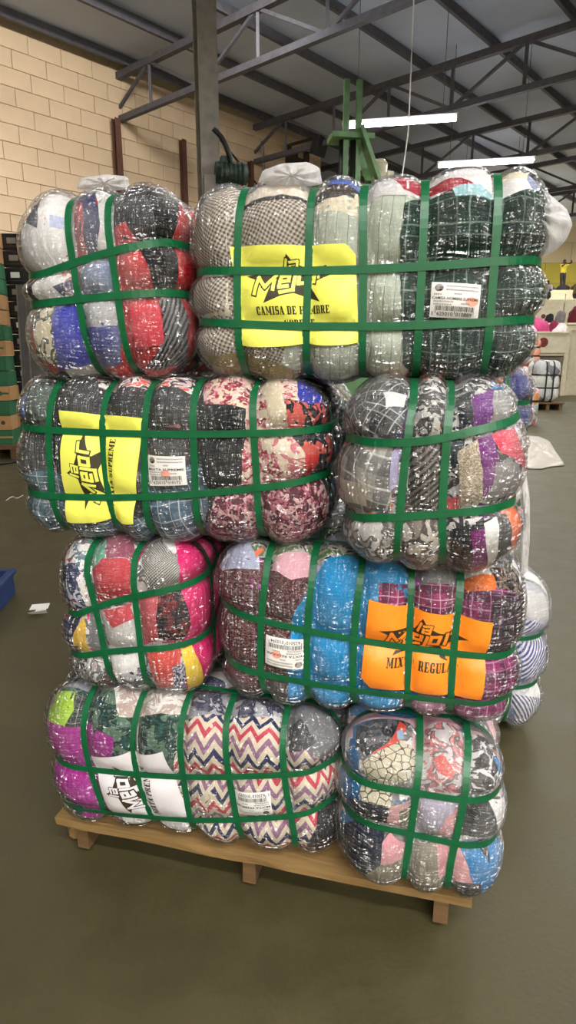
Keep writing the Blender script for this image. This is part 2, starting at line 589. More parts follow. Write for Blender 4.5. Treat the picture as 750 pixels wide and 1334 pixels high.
# block wall on the left: a core with single blocks proud of recessed joints
S0, S1 = -6.0, 12.95
core = [wp(S0, 0, 0), wp(S1, 0, 0), wp(S1, -0.3, 0), wp(S0, -0.3, 0)]
core += [Vector((p.x, p.y, ROOF)) for p in core]
BOXF = [(0, 3, 2, 1), (4, 5, 6, 7), (0, 1, 5, 4), (1, 2, 6, 5), (2, 3, 7, 6), (3, 0, 4, 7)]
wall_l = mesh_obj('wall_left', core, BOXF, M_MORTAR)
tag(wall_l, 'tan painted concrete block wall behind the cartons', 'wall', kind='structure')
BH, BL = 0.40, 0.86
bmk = bmesh.new()
add_box(bmk, (0, 0, 0), (BL - 0.012, 0.05, BH - 0.012))
bmesh.ops.bevel(bmk, geom=bmk.edges[:], offset=0.006, segments=1, affect='EDGES')
block_me = bpy.data.meshes.new('block')
bmk.to_mesh(block_me); bmk.free()
block_me.materials.append(M_BLOCK)
wang = math.atan2(WD.y, WD.x)
random.seed(4)
row = 0
z = 3.6
while z + BH / 2 < ROOF:
    s = -2.6 + (0.43 if row % 2 else 0)
    while s < S1 - BL / 2:
        b = bpy.data.objects.new('block', block_me)
        COL.objects.link(b)
        p = wp(s, 0.012 + random.uniform(-0.003, 0.004), z)
        b.parent = wall_l
        b.location = p
        b.rotation_euler = (0, 0, wang)
        s += BL
    z += BH
    row += 1
mesh_obj('lower_render', [wp(S0, 0.02, 0.02), wp(S1, 0.02, 0.02), wp(S1, 0.02, 3.39), wp(S0, 0.02, 3.39),
                          wp(S0, 0.0, 0.02), wp(S1, 0.0, 0.02), wp(S1, 0.0, 3.39), wp(S0, 0.0, 3.39)],
         [(0, 1, 2, 3), (7, 6, 5, 4), (0, 4, 5, 1), (1, 5, 6, 2), (2, 6, 7, 3), (3, 7, 4, 0)], M_BLOCK, wall_l)
# end return of the wall and the shell behind
def slab(name, a, b, t, z0, z1, mat, label):
    a, b = Vector(a), Vector(b)
    d = (b - a).normalized()
    n = Vector((-d.y, d.x, 0)) * t
    v = [a, b, b + n, a + n]
    o = mesh_obj(name, [(p.x, p.y, z0) for p in v] + [(p.x, p.y, z1) for p in v], BOXF, mat)
    return tag(o, label, 'wall', kind='structure')
slab('wall_back', (-30, YB, 0), (32, YB, 0), 0.3, 0, ROOF, M_MORTAR, 'cream far end wall of the warehouse')
slab('wall_right', (32, -14, 0), (32, YB, 0), 0.3, 0, ROOF, M_CREAM, 'cream right-hand wall of the warehouse')
slab('wall_front', (-30, -14, 0), (32, -14, 0), -0.3, 0, ROOF, M_CREAM, 'cream wall behind the viewer')
slab('wall_side', (-30, -14, 0), (-30, YB, 0), 0.3, 0, ROOF, M_CREAM, 'cream side wall beyond the block wall')
# large panels of the far wall (yellow-green dado below)
wb = bpy.data.objects['wall_back']
pm = {}
for key, mt in (('c', M_CREAM), ('y', M_YWALL)):
    bmk = bmesh.new()
    add_box(bmk, (0, 0, 0), (3.0 - 0.03, 0.06, 1.15 - 0.03))
    pm[key] = bpy.data.meshes.new('wall_panel')
    bmk.to_mesh(pm[key]); bmk.free()
    pm[key].materials.append(mt)
for r in range(8):
    for c in range(7):
        o = bpy.data.objects.new('wall_panel', pm['y' if r < 6 and r >= 4 else 'c'])
        COL.objects.link(o)
        o.parent = wb
        o.location = (9.5 + 3.0 * c + (1.5 if r % 2 else 0), YB - 0.02, 0.6 + 1.15 * r)

# steel columns in front of the block wall
def column(px, w, s_off, mat, label, d=0.25, flange=True):
    """an I-section column standing near the wall where the photo shows it"""
    # find s along wall at that pixel column (height ~6 m)
    best = min(np.arange(-3, 13, 0.02), key=lambda s: abs(project(np.array([wp(s, d, 6.5)]))[0, 0] - px))
    p = wp(best, d, 0)
    root = empty('steel_column', (p.x, p.y, 0), wang, label, 'column')
    hz = ROOF - 1.45
    box('web', (0, 0, hz / 2), (w * 0.12, w * 0.9, hz), mat, root)
    for sgn in (-1, 1):
        box('flange', (0, sgn * w * 0.45, hz / 2), (w, w * 0.12, hz), mat, root)
    box('base_plate', (0, 0, 0.015), (w * 1.6, w * 1.6, 0.03), mat, root)
    return root
column(155, 0.17, 0, M_STEEL_BROWN, 'thin brown steel column on the block wall above the striped red and white bale')
column(240, 0.15, 0, M_STEEL_BROWN, 'dark brown steel column just left of the thick grey column')
column(327, 0.15, 0, M_STEEL_BROWN, 'brown steel column right of the black hose')

# thick grey column standing free of the wall
gp = at_y(271, 200, 9.5)
gc = empty('steel_column', (gp.x, gp.y, 0), 0.35, 'thick grey steel column rising between the two top bales', 'column')
hz = ROOF - 1.45
box('web', (0, 0, hz / 2), (0.02, 0.26, hz), M_STEEL_GREY, gc)
for sgn in (-1, 1):
    box('flange', (0, sgn * 0.13, hz / 2), (0.26, 0.022, hz), M_STEEL_GREY, gc)
box('base_plate', (0, 0, 0.015), (0.42, 0.42, 0.03), M_STEEL_GREY, gc)

# stained board panel, pipe and cable on the wall
def s_at(px, z, d=0.1):
    return min(np.arange(-3, 13, 0.02), key=lambda s: abs(project(np.array([wp(s, d, z)]))[0, 0] - px))
sa, sb = s_at(372, 8), s_at(402, 8)
pan = empty('wall_panel_boards', wp((sa + sb) / 2, 0.0, 0), wang, 'dark stained boards over a gap near the end of the block wall', 'boards')
for k in range(4):
    wdt = (sb - sa) / 4
    box('board', (-(sb - sa) / 2 + wdt * (k + 0.5), -0.1 - 0.02 * (k % 2), 6.2), (wdt - 0.03, 0.05, 5.0 - 0.3 * (k % 3)), M_PLASTER_DARK, pan)
pp = tube('wall_pipe', [wp(s_at(334, 8.6), 0.35, 8.4), wp(s_at(339, 6), 0.35, 6.2), wp(s_at(342, 5), 0.35, 0.05)], 0.05, M_STEEL_GREY)
tag(pp, 'grey conduit pipe running down the block wall', 'pipe')
cb = tube('wall_cable', [wp(s_at(250, 8.2), 0.3, 8.6), wp(s_at(290, 7.6), 0.3, 7.9), wp(s_at(345, 6.6), 0.2, 6.9), wp(s_at(392, 6.2), 0.2, 6.3)], 0.03, M_DARK)
tag(cb, 'thin dark cable sagging across the block wall', 'cable')
lp = at_y(416, 190, 21.0)
lamp_h = empty('wall_floodlight', lp, wang, 'small black floodlight at the end of the block wall', 'floodlight')
box('housing', (0, 0, 0), (0.5, 0.25, 0.55), M_DARK, lamp_h, rx=0.4, bevel=0.03)
box('bracket', (0, 0.6, 0.25), (0.07, 1.2, 0.07), M_DARK, lamp_h)
tpole = tube('thin_pole', [Vector((-6.46, 14.0, 0)), Vector((-6.44, 14.0, 2.5)), Vector((-6.47, 14.0, 5.6))], 0.035, M_GREEN_DARK)
tag(tpole, 'thin dark green pole rising at the left edge before the wall', 'pole')

# dark green motor on the grey column with its hose
mp_ = at_y(300, 226, 9.3)
mo = empty('gear_motor', mp_, 0.3, 'dark green gear motor on a bracket behind the top bales', 'motor')
bm = bmesh.new(); add_cyl(bm, (-0.2, 0, 0), (0.22, 0, 0), 0.13, n=24); bm_obj('motor_barrel', bm, M_GREEN_DARK, mo, True)
for k in range(6):
    bm = bmesh.new(); add_cyl(bm, (-0.15 + 0.06 * k, 0, 0), (-0.13 + 0.06 * k, 0, 0), 0.145, n=24); bm_obj('cooling_fin', bm, M_GREEN_DARK, mo)
box('terminal_box', (-0.05, 0, 0.15), (0.16, 0.12, 0.1), M_GREEN_DARK, mo, bevel=0.01)
box('bracket', (-0.2, 0.06, -0.2), (0.3, 0.06, 0.35), M_STEEL_GREY, mo)
hs = tube('black_hose', [at_y(278, 168, 9.2), at_y(289, 180, 9.2), at_y(298, 200, 9.2), at_y(303, 222, 9.25)], 0.035, M_DARK, mo)
hs.matrix_parent_inverse = Matrix.Rotation(-0.3, 4, 'Z') @ Matrix.Translation(-mp_)
hs.name = 'hose'

# green baling press beyond the stack
bp0 = at_y(452, 230, 13.0)
pr = empty('baling_press', (bp0.x + 0.05, 13.0, 0), 0.15, 'tall green baling press with a cream motor beyond the top bale', 'machine')
box('chamber', (0, 0, 1.3), (1.3, 1.1, 2.6), M_GREEN_MACH, pr, bevel=0.02)
box('chamber_door', (0, -0.58, 1.2), (1.0, 0.06, 1.8), M_GREEN_MACH, pr, bevel=0.01)
for sgn in (-1, 1):
    box('column', (sgn * 0.33, 0, 3.7), (0.12, 0.2, 2.4), M_GREEN_DARK, pr)
    box('tie_bar', (sgn * 0.12, -0.1, 5.6), (0.1, 0.1, 1.9), M_GREEN_MACH, pr)
box('crosshead', (0, 0, 4.75), (0.82, 0.5, 0.12), M_GREEN_MACH, pr, bevel=0.01)
box('crosshead', (0, 0, 5.62), (0.8, 0.5, 0.1), M_GREEN_MACH, pr, bevel=0.01)
for x in (-0.16, 0.05):
    bm = bmesh.new(); add_cyl(bm, (x, -0.05, 4.0), (x, -0.05, 5.6), 0.07, n=16); bm_obj('hydraulic_cylinder', bm, M_DARK, pr, True)
beam('brace', (0.12, -0.2, 5.75), (0.5, -0.2, 4.85), 0.34, 0.07, M_GREEN_MACH, pr)
beam('brace', (0.12, 0.2, 5.75), (0.5, 0.2, 4.85), 0.06, 0.16, M_GREEN_MACH, pr)
box('motor_shelf', (0.62, 0, 4.72), (0.5, 0.5, 0.06), M_GREEN_MACH, pr)
M_MOTOR = simple('cream_motor_paint', (208, 204, 176), 0.5)
bm = bmesh.new(); add_cyl(bm, (0.55, -0.12, 4.76), (0.55, -0.12, 5.18), 0.14, n=20); mtr = bm_obj('motor', bm, M_MOTOR, pr, True)
bm = bmesh.new(); add_cyl(bm, (0.55, -0.12, 5.18), (0.55, -0.12, 5.26), 0.15, 0.09, n=20); bm_obj('fan_cover', bm, M_MOTOR, mtr, True)
box('terminal_box', (0.73, -0.16, 4.95), (0.13, 0.14, 0.2), M_MOTOR, mtr, bevel=0.01)

# ------------------------------------------------------------------ ceiling strip lamps
def strip_lamp(p, rz, label, power=None, length=2.44, tilt=0.0):
    root = empty('strip_lamp', p, rz, label, 'lamp', 'fluorescent strip lamps under the roof')
    bm = bmesh.new()
    add_box(bm, (0, 0, 0.07), (length, 0.12, 0.07))
    bmesh.ops.bevel(bm, geom=bm.edges[:], offset=0.01, segments=1, affect='EDGES')
    bm_obj('lamp_body', bm, M_LAMPBODY, root)
    for y in (-0.08, 0.08):
        bm = bmesh.new()
        add_cyl(bm, (-length / 2 + 0.04, y, 0), (length / 2 - 0.04, y, 0), 0.02, n=10)
        bm_obj('tube', bm, M_TUBE, root)
    for x in (-length / 2 + 0.02, length / 2 - 0.02):
        box('end_cap', (x, 0, 0.02), (0.04, 0.22, 0.07), M_LAMPBODY, root)
    for x in (-0.9, 0.9):
        bm = bmesh.new()
        add_cyl(bm, (x, 0, 0.1), (x, 0, ROOF - p[2] + 0.02), 0.008, n=6)
        bm_obj('hanger', bm, M_STEEL_ROOF, root)
    ld = bpy.data.lights.new('strip_light', 'AREA')
    ld.shape = 'RECTANGLE'
    ld.size, ld.size_y = length, 0.26
    ld.energy = LAMP_W if power is None else power
    ld.color = (1.0, 0.97, 0.92)
    lo = bpy.data.objects.new('strip_light', ld)
    COL.objects.link(lo)
    lo.parent = root
    lo.location = (0, 0.04 * math.sin(tilt), -0.03)
    lo.rotation_euler = (tilt, 0, 0)
    return root


LZ = 6.5
l1 = at_y(632, 213, 17.8)
strip_lamp((l1.x, l1.y, l1.z), -0.2, 'bright fluorescent strip lamp hanging above the top right bale')
l2 = at_y(520, 160, 15.0)
strip_lamp((l2.x, l2.y, l2.z), -0.2, 'fluorescent strip lamp near the green baling press')
spots = [(2.4, -2.6, LZ, 7.3, 480), (2.2, -6.2, LZ, 9.76, 900), (2.2, -10.5, LZ, 9.76, 900), (6.6, 3.0, LZ, 2.44, 260),
         (10.0, 8.0, LZ, 2.44, 260), (4.4, 9.0, LZ, 2.44, 220),
         (7.4, 25.0, LZ, 2.44, 300), (16.0, 25.0, LZ, 2.44, 300), (11.5, 33.0, 8.0, 2.44, 420), (19.5, 33.0, 8.0, 2.44, 420), (12.0, 16.0, LZ, 2.44, 260)]
for i, (x, y, z, ln, pw) in enumerate(spots):
    strip_lamp((x, y, z), -0.2, 'fluorescent strip lamp in the rows over the aisle floor', pw, ln)
for x, y, z, pw in ((-8.8, 10.8, 8.2, 190), (-4.6, 9.4, 8.4, 210), (-0.9, 12.4, 8.9, 330)):  # added wall-washer lamps out of view, tilted to brighten the block wall
    strip_lamp((x, y, z), wang, 'added unseen strip lamp angled to brighten the block wall', pw, 2.44, math.radians(62))
pc = tube("pull_cord", [Vector((at_y(533, 120, 12.0).x, 12.0, ROOF - 0.2)), at_y(533, 140, 12.0), at_y(529, 190, 12.0), at_y(523, 232, 12.0)], 0.012, M_PAPER)
tag(pc, 'thin white cord hanging down in front of the roof trusses', 'cord')

# ------------------------------------------------------------------ clothing bales
def prof(coord, pos):
    """0 under a strap, rising to 1 in the middle of the pillow between straps"""
    hw = 0.009
    if len(pos) == 0:
        return np.ones_like(coord)
    P = np.sort(np.stack(pos, 0), 0)
    D = coord[None, :] - P
    dl = np.where(D >= 0, D, np.inf).min(0)
    dh = np.where(D < 0, -D, np.inf).min(0)
    w = np.where(np.isfinite(dl) & np.isfinite(dh), dl + dh, 0.17)
    d = np.minimum(dl, dh) - hw
    t = np.clip(d / np.maximum(w / 2 - hw, 1e-3), 0, 1)
    return 1 - (1 - t) ** 2.8


class Bale:
    def __init__(s, dims, center, yaw, B=0.042, r=0.15, seed=0, roll=0.0):
        s.a, s.b, s.c = dims
        s.ctr = np.array(center, float)
        s.yaw, s.roll = yaw, roll
        s.B, s.r = B, r
        s.xs, s.ys, s.zs = [], [], []           # strap positions: callables of the other coordinate
        s.flat = False
        rs = np.random.RandomState(seed)
        s.wk = rs.uniform(-9, 9, (5, 3)); s.wp = rs.uniform(0, 6.28, 5)
        s.rs = rs

    def q_chart(s, x, v):
        x = np.asarray(x, float); v = np.asarray(v, float)
        dx = np.maximum(np.abs(x) - s.a, 0); dv = np.maximum(np.abs(v) - s.c, 0)
        return np.stack([np.clip(x, -s.a, s.a), -s.b + np.maximum(dx, dv), np.clip(v, -s.c, s.c)], 1)

    def surf(s, q, off=0.0, normal=False):
        A = np.array([s.a, s.b, s.c])
        r = min(s.r, A.min() * 0.92)
        inner = np.clip(q, -(A - r), A - r)
        d = q - inner
        n = d / np.maximum(np.linalg.norm(d, axis=1, keepdims=True), 1e-9)
        p = inner + r * n
        if s.flat:
            disp = np.full(len(q), 0.55 * s.B)
        else:
            gx = 1 - (1 - n[:, 0] ** 2) * (1 - prof(q[:, 0], [f(q[:, 2]) for f in s.xs]))
            gy = 1 - (1 - n[:, 1] ** 2) * (1 - prof(q[:, 1], [f(q[:, 0]) for f in s.ys]))
            gz = 1 - (1 - n[:, 2] ** 2) * (1 - prof(q[:, 2], [f(q[:, 0]) for f in s.zs]))
            disp = s.B * gx * gy * gz
            disp = disp + 0.15 * disp * np.sin(q @ s.wk[4] * 2.5 + s.wp[4])
        wob = sum(np.sin(q @ s.wk[k] + s.wp[k]) for k in range(4)) * 0.0035
        p = p + n * (disp + wob + off)[:, None]
        return (p, n) if normal else p

    def world(s, p):
        c, sn = math.cos(s.yaw), math.sin(s.yaw)
        cr, sr = math.cos(s.roll), math.sin(s.roll)
        x = p[:, 0] * cr + p[:, 2] * sr
        zz = -p[:, 0] * sr + p[:, 2] * cr
        return np.stack([x * c - p[:, 1] * sn, x * sn + p[:, 1] * c, zz], 1) + s.ctr

    def shell_q(s, step):
        """grid over the six faces of the box: unique points and quads"""
        A = (s.a, s.b, s.c)
        pts, quads, key = [], [], {}
        def idx(q):
            k = (round(q[0], 5), round(q[1], 5), round(q[2], 5))
            if k not in key:
                key[k] = len(pts); pts.append(q)
            return key[k]
        g = [np.linspace(-v, v, max(3, int(round(2 * v / step)) + 1)) for v in A]
        for ax in range(3):
            u, w = (ax + 1) % 3, (ax + 2) % 3
            for sgn in (-1, 1):
                I = []
                for i in g[u]:
                    rowi = []
                    for j in g[w]:
                        q = [0, 0, 0]; q[ax] = sgn * A[ax]; q[u] = i; q[w] = j
                        rowi.append(idx(tuple(q)))
                    I.append(rowi)
                for i in range(len(g[u]) - 1):
                    for j in range(len(g[w]) - 1):
                        f = (I[i][j], I[i + 1][j], I[i + 1][j + 1], I[i][j + 1])
                        quads.append(f if sgn > 0 else f[::-1])
        return np.array(pts), quads

    def fit(s, x0, x1, it=8):
        """settle sideways position and half-width so the front face spans x0..x1"""
        for _ in range(it):
            q, _f = s.shell_q(0.05)
            q = q[q[:, 1] < -s.b + 0.13]
            P = project(s.world(s.surf(q)))
            mn, mx = P[:, 0].min(), P[:, 0].max()
            k = ((s.world(np.array([[0, -s.b, 0.0]]))[0] - CAMP) @ FWD) / FPX
            s.ctr[0] += ((x0 + x1) / 2 - (mn + mx) / 2) * k
            s.a += 0.5 * ((x1 - x0) - (mx - mn)) * k * 0.8

    def solve(s, px):
        """photo pixels -> positions on the bale's own skin (x along, v up, metres)"""
        px = np.asarray(px, float).reshape(-1, 2)
        s.flat = True
        ctr2 = project(s.world(s.surf(np.array([[0, -s.b, 0.0]]))))[0]
        e = 1e-4
        X = np.zeros((len(px), 2))
        k = ((s.world(np.array([[0, -s.b, 0.0]]))[0] - CAMP) @ FWD) / FPX
        X[:, 0] = np.clip((px[:, 0] - ctr2[0]) * k, -s.a, s.a)
        X[:, 1] = np.clip(-(px[:, 1] - ctr2[1]) * k, -s.c, s.c)
        F = lambda X: project(s.world(s.surf(s.q_chart(X[:, 0], X[:, 1]))))
        lim = np.array([s.a + 0.14, s.c + 0.14])
        for _ in range(30):
            f0 = F(X); r = px - f0
            j0 = (F(X + [e, 0]) - f0) / e; j1 = (F(X + [0, e]) - f0) / e
            J = np.stack([j0, j1], 2)
            JTJ = np.einsum('nki,nkj->nij', J, J) + np.eye(2) * 2500.0
            g = np.einsum('nki,nk->ni', J, r)
            X = np.clip(X + np.clip(np.linalg.solve(JTJ, g[:, :, None])[:, :, 0], -0.04, 0.04), -lim, lim)
        s.flat = False
        return X

    def poly(s, px, vertical):
        """a strap traced as a few pixels -> its position as a smooth function"""
        X = s.solve(px)
        t, y = (X[:, 1], X[:, 0]) if vertical else (X[:, 0], X[:, 1])
        deg = min(2, len(t) - 1)
        if np.ptp(t) < 0.05: deg = 0
        co = np.polyfit(t, y, deg)
        lo, hi = t.min(), t.max()
        return lambda u: np.polyval(co, np.clip(u, lo, hi))


def const(v):
    return lambda u: np.full(np.shape(u), float(v))


def cut_grid(bm, g):
    """slice flat 2D faces by a grid so they can follow a curved skin"""
    bmesh.ops.triangulate(bm, faces=bm.faces[:])
    xs = [v.co.x for v in bm.verts]; ys = [v.co.y for v in bm.verts]
    for ax, (lo, hi) in enumerate(((min(xs), max(xs)), (min(ys), max(ys)))):
        n0, n1 = math.ceil(lo / g + 1e-6), math.floor(hi / g - 1e-6)
        for k in range(n0, n1 + 1):
            co = [0, 0, 0]; co[ax] = k * g
            no = [0, 0, 0]; no[ax] = 1
            bmesh.ops.bisect_plane(bm, geom=bm.verts[:] + bm.edges[:] + bm.faces[:], plane_co=co, plane_no=no, dist=1e-6)


def on_skin(name, bale, polys2d, off, mat, parent, g=0.018):
    """flat 2D polygons (skin coordinates) laid on the bale's skin"""
    bm = bmesh.new()
    for poly in polys2d:
        vs = [bm.verts.new((p[0], p[1], 0)) for p in poly]
        try:
            f = bm.faces.new(vs)
        except ValueError:
            continue
    if not bm.faces:
        bm.free(); return None
    bm.normal_update()
    for f in bm.faces:
        if f.normal.z < 0: f.normal_flip()
    cut_grid(bm, g)
    bm.verts.ensure_lookup_table(); bm.verts.index_update()
    uv = np.array([[v.co.x, v.co.y] for v in bm.verts])
    F = [[v.index for v in f.verts] for f in bm.faces]
    bm.free()
    P = bale.surf(bale.q_chart(uv[:, 0], uv[:, 1]), off) + np.array([0, 0, bale.base])
    return mesh_obj(name, P, F, mat, parent, True, uv)


def wobble(poly, rs, step=10.0, amp=1.3):
    out = []
    n = len(poly)
    for i in range(n):
        a, b = np.array(poly[i], float), np.array(poly[(i + 1) % n], float)
        k = max(1, int(np.linalg.norm(b - a) / step))
        for j in range(k):
            p = a + (b - a) * j / k
            out.append(p + (rs.uniform(-amp, amp, 2) if j else 0))
    return out


def ribbon(name, bale, q, width, off, thick, mat, parent):
    """closed flat strap following the points q on the bale's box"""
    p, n = bale.surf(q, off, True)
    # smooth the path so it looks pulled tight
    for _ in range(2):
        p = 0.5 * p + 0.25 * (np.roll(p, 1, 0) + np.roll(p, -1, 0))
    tg = np.roll(p, -1, 0) - np.roll(p, 1, 0)
    tg /= np.linalg.norm(tg, axis=1, keepdims=True)
    w = np.cross(tg, n); w /= np.linalg.norm(w, axis=1, keepdims=True)
    p = p + np.array([0, 0, bale.base])
    N = len(p)
    V = np.concatenate([p + w * width / 2, p - w * width / 2, p - w * width / 2 + n * thick, p + w * width / 2 + n * thick])
    F = []
    for i in range(N):
        j = (i + 1) % N
        for k in range(4):
            F.append((k * N + i, k * N + j, ((k + 1) % 4) * N + j, ((k + 1) % 4) * N + i))
    return mesh_obj(name, V, F, mat, parent, False)


def loop(bale, axis, f, step=0.02):
    """points of a strap loop on the box, in order"""
    A = (bale.a, bale.b, bale.c)
    u, w = [(1, 2), (0, 2), (0, 1)][axis]
    pu, pw = A[u], A[w]
    pts = []
    nu, nw = max(4, int(2 * pu / step)), max(4, int(2 * pw / step))
    for i in range(nu): pts.append((-pu + 2 * pu * i / nu, -pw))
    for i in range(nw): pts.append((pu, -pw + 2 * pw * i / nw))
    for i in range(nu): pts.append((pu - 2 * pu * i / nu, pw))
    for i in range(nw): pts.append((-pu, pw - 2 * pw * i / nw))
    pts = np.array(pts)
    q = np.zeros((len(pts), 3))
    q[:, u], q[:, w] = pts[:, 0], pts[:, 1]
    q[:, axis] = f(q[:, 2] if axis == 0 else q[:, 0])
    return q


def build_bale(name, label, bale, mixed, wrap=None, step=0.014, strap_w=0.0205, strap_mat=None, group=None):
    """root empty at the base, clothes body, straps and film"""
    base = bale.c + bale.B * 0.9
    bale.base = base
    root = empty(name, (0, 0, 0), bale.yaw, label, 'bale', group)
    off = bale.world(np.array([[0, 0, -base]]))[0]
    root.location = tuple(off)
    root.rotation_euler = (0, bale.roll, bale.yaw)
    q, F = bale.shell_q(step)
    P = bale.surf(q) + np.array([0, 0, base])
    mesh_obj('clothes', P, F, mixed, root, True)
    if wrap is not None:
        P = bale.surf(q, 0.0135) + np.array([0, 0, base])
        mesh_obj('plastic_wrap', P, F, wrap, root, True)
    for axis, fs in ((0, bale.xs), (2, bale.zs), (1, bale.ys)):
        for k, f in enumerate(fs):
            ribbon('strap', bale, loop(bale, axis, f), strap_w, 0.0165 + 0.001 * axis, 0.0016, strap_mat or M_STRAP, root)
    return root


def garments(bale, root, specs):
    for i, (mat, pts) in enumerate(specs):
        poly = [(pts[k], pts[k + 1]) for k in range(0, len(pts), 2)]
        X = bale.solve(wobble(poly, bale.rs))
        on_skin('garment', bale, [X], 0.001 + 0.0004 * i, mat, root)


# ---- lettering ------------------------------------------------------------
R_ = lambda x0, y0, x1, y1: [(x0, y0), (x1, y0), (x1, y1), (x0, y1)]
SER = lambda x0, x1: [R_(x0, 0, x1, .09)]
GL = {
    'A': (.74, [[(.05, 0), (.16, 0), (.38, 1), (.27, 1)], [(.43, 0), (.68, 0), (.47, 1), (.24, 1)], R_(.16, .27, .5, .37), R_(0, 0, .24, .08), R_(.38, 0, .74, .08)]),
    'B': (.72, [R_(.08, 0, .32, 1), R_(.02, .89, .55, 1), R_(.25, .44, .55, .54), R_(.02, 0, .56, .11), R_(.44, .52, .64, .94), R_(.46, .06, .68, .48)]),
    'C': (.68, [R_(.05, .12, .29, .88), R_(.15, .87, .58, 1), R_(.15, 0, .58, .13), R_(.46, .62, .62, .96), R_(.46, .04, .62, .36)]),
    'D': (.74, [R_(.08, 0, .32, 1), R_(.02, .89, .54, 1), R_(.02, 0, .54, .11), R_(.46, .08, .69, .92)]),
    'E': (.68, [R_(.08, 0, .32, 1), R_(.02, .89, .6, 1), R_(.25, .44, .48, .55), R_(.02, 0, .62, .11), R_(.5, .7, .6, 1), R_(.52, 0, .62, .3)]),
    'G': (.74, [R_(.05, .12, .29, .88), R_(.15, .87, .58, 1), R_(.15, 0, .6, .13), R_(.46, .66, .62, .96), R_(.44, .04, .66, .44), R_(.36, .38, .72, .47)]),
    'H': (.82, [R_(.08, 0, .32, 1), R_(.5, 0, .74, 1), R_(.25, .44, .55, .55), R_(0, 0, .38, .09), R_(.44, 0, .82, .09), R_(0, .91, .38, 1), R_(.44, .91, .82, 1)]),
    'I': (.44, [R_(.1, 0, .34, 1), R_(.02, 0, .42, .09), R_(.02, .91, .42, 1)]),
    'L': (.64, [R_(.08, 0, .32, 1), R_(.02, 0, .6, .11), R_(.5, 0, .6, .34), R_(.02, .91, .4, 1)]),
    'M': (.98, [R_(.1, 0, .2, 1), R_(.66, 0, .9, 1), [(.05, 1), (.3, 1), (.55, .15), (.45, .15)], [(.45, .15), (.55, .15), (.78, 1), (.68, 1)], R_(0, 0, .3, .09), R_(.6, 0, .98, .09), R_(0, .91, .3, 1), R_(.68, .91, .98, 1)]),
    'O': (.76, [R_(.05, .1, .28, .9), R_(.47, .1, .7, .9), R_(.14, .88, .6, 1), R_(.14, 0, .6, .12)]),
    'P': (.7, [R_(.08, 0, .32, 1), R_(.02, .89, .54, 1), R_(.25, .42, .54, .52), R_(.45, .46, .67, .95), R_(.02, 0, .42, .09)]),
    'R': (.76, [R_(.08, 0, .32, 1), R_(.02, .89, .54, 1), R_(.25, .44, .54, .54), R_(.45, .48, .66, .95), R_(.02, 0, .4, .09), [(.36, .48), (.56, .48), (.76, 0), (.52, 0)]]),
    'S': (.66, [R_(.12, .87, .58, 1), R_(.1, .43, .56, .58), R_(.06, 0, .54, .13), R_(.05, .5, .27, .94), R_(.4, .06, .62, .52), R_(.5, .66, .58, 1), R_(.06, 0, .14, .34)]),
    'T': (.72, [R_(.24, 0, .48, 1), R_(.04, .88, .68, 1), R_(.04, .66, .12, 1), R_(.6, .66, .68, 1), R_(.14, 0, .58, .09)]),
    'U': (.74, [R_(.08, .1, .32, 1), R_(.54, .1, .64, 1), R_(.15, 0, .58, .13), R_(0, .91, .4, 1), R_(.44, .91, .74, 1)]),
    'X': (.74, [[(.42, 0), (.7, 0), (.32, 1), (.04, 1)], [(.06, 0), (.17, 0), (.66, 1), (.55, 1)], R_(0, 0, .28, .09), R_(.36, 0, .74, .09), R_(0, .91, .38, 1), R_(.46, .91, .74, 1)]),
}


def slab_text(txt, u0, u1, v0, v1):
    """slab-serif word fitted in u0..u1, v0(top)..v1(bottom) of a sheet (v down)"""
    W_ = sum(0.36 if ch == ' ' else GL[ch][0] + 0.05 for ch in txt)
    k = (u1 - u0) / W_
    x, out = u0, []
    for ch in txt:
        if ch == ' ':
            x += 0.36 * k; continue
        w, polys = GL[ch]
        for p in polys:
            out.append([(x + a * k, v1 + (v0 - v1) * b) for a, b in p])
        x += (w + 0.05) * k
    return out


def strokes(lines, w):
    out = []
    for ln in lines:
        for (x0, y0), (x1, y1) in zip(ln[:-1], ln[1:]):
            d = math.hypot(x1 - x0, y1 - y0) or 1
            tx, ty = (x1 - x0) / d * w / 2, (y1 - y0) / d * w / 2
            x0_, y0_, x1_, y1_ = x0 - tx, y0 - ty, x1 + tx, y1 + ty
            out.append([(x0_ - ty, y0_ + tx), (x1_ - ty, y1_ + tx), (x1_ + ty, y1_ - tx), (x0_ + ty, y0_ - tx)])
    return out


LOGO = [[(143, 280), (172, 192), (207, 245), (268, 182), (252, 258)],
        [(294, 218), (341, 211), (345, 180), (300, 186), (288, 247), (332, 241)],
        [(378, 178), (362, 262), (292, 276)],
        [(403, 171), (452, 164), (441, 221), (393, 227), (403, 171)],
        [(480, 217), (492, 152), (541, 146)],
        [(334, 98), (318, 152)],
        [(352, 110), (396, 104), (386, 150), (347, 152), (350, 131), (388, 128)]]
STAR = [(340, 66), (372, 112), (440, 140), (612, 166), (452, 232), (512, 332), (345, 272), (190, 334), (240, 238), (98, 182), (300, 150)]


def n2(p):
    return ((p[0] - 20) / 700.0, (p[1] - 20) / 540.0)


FONT_CACHE = {}


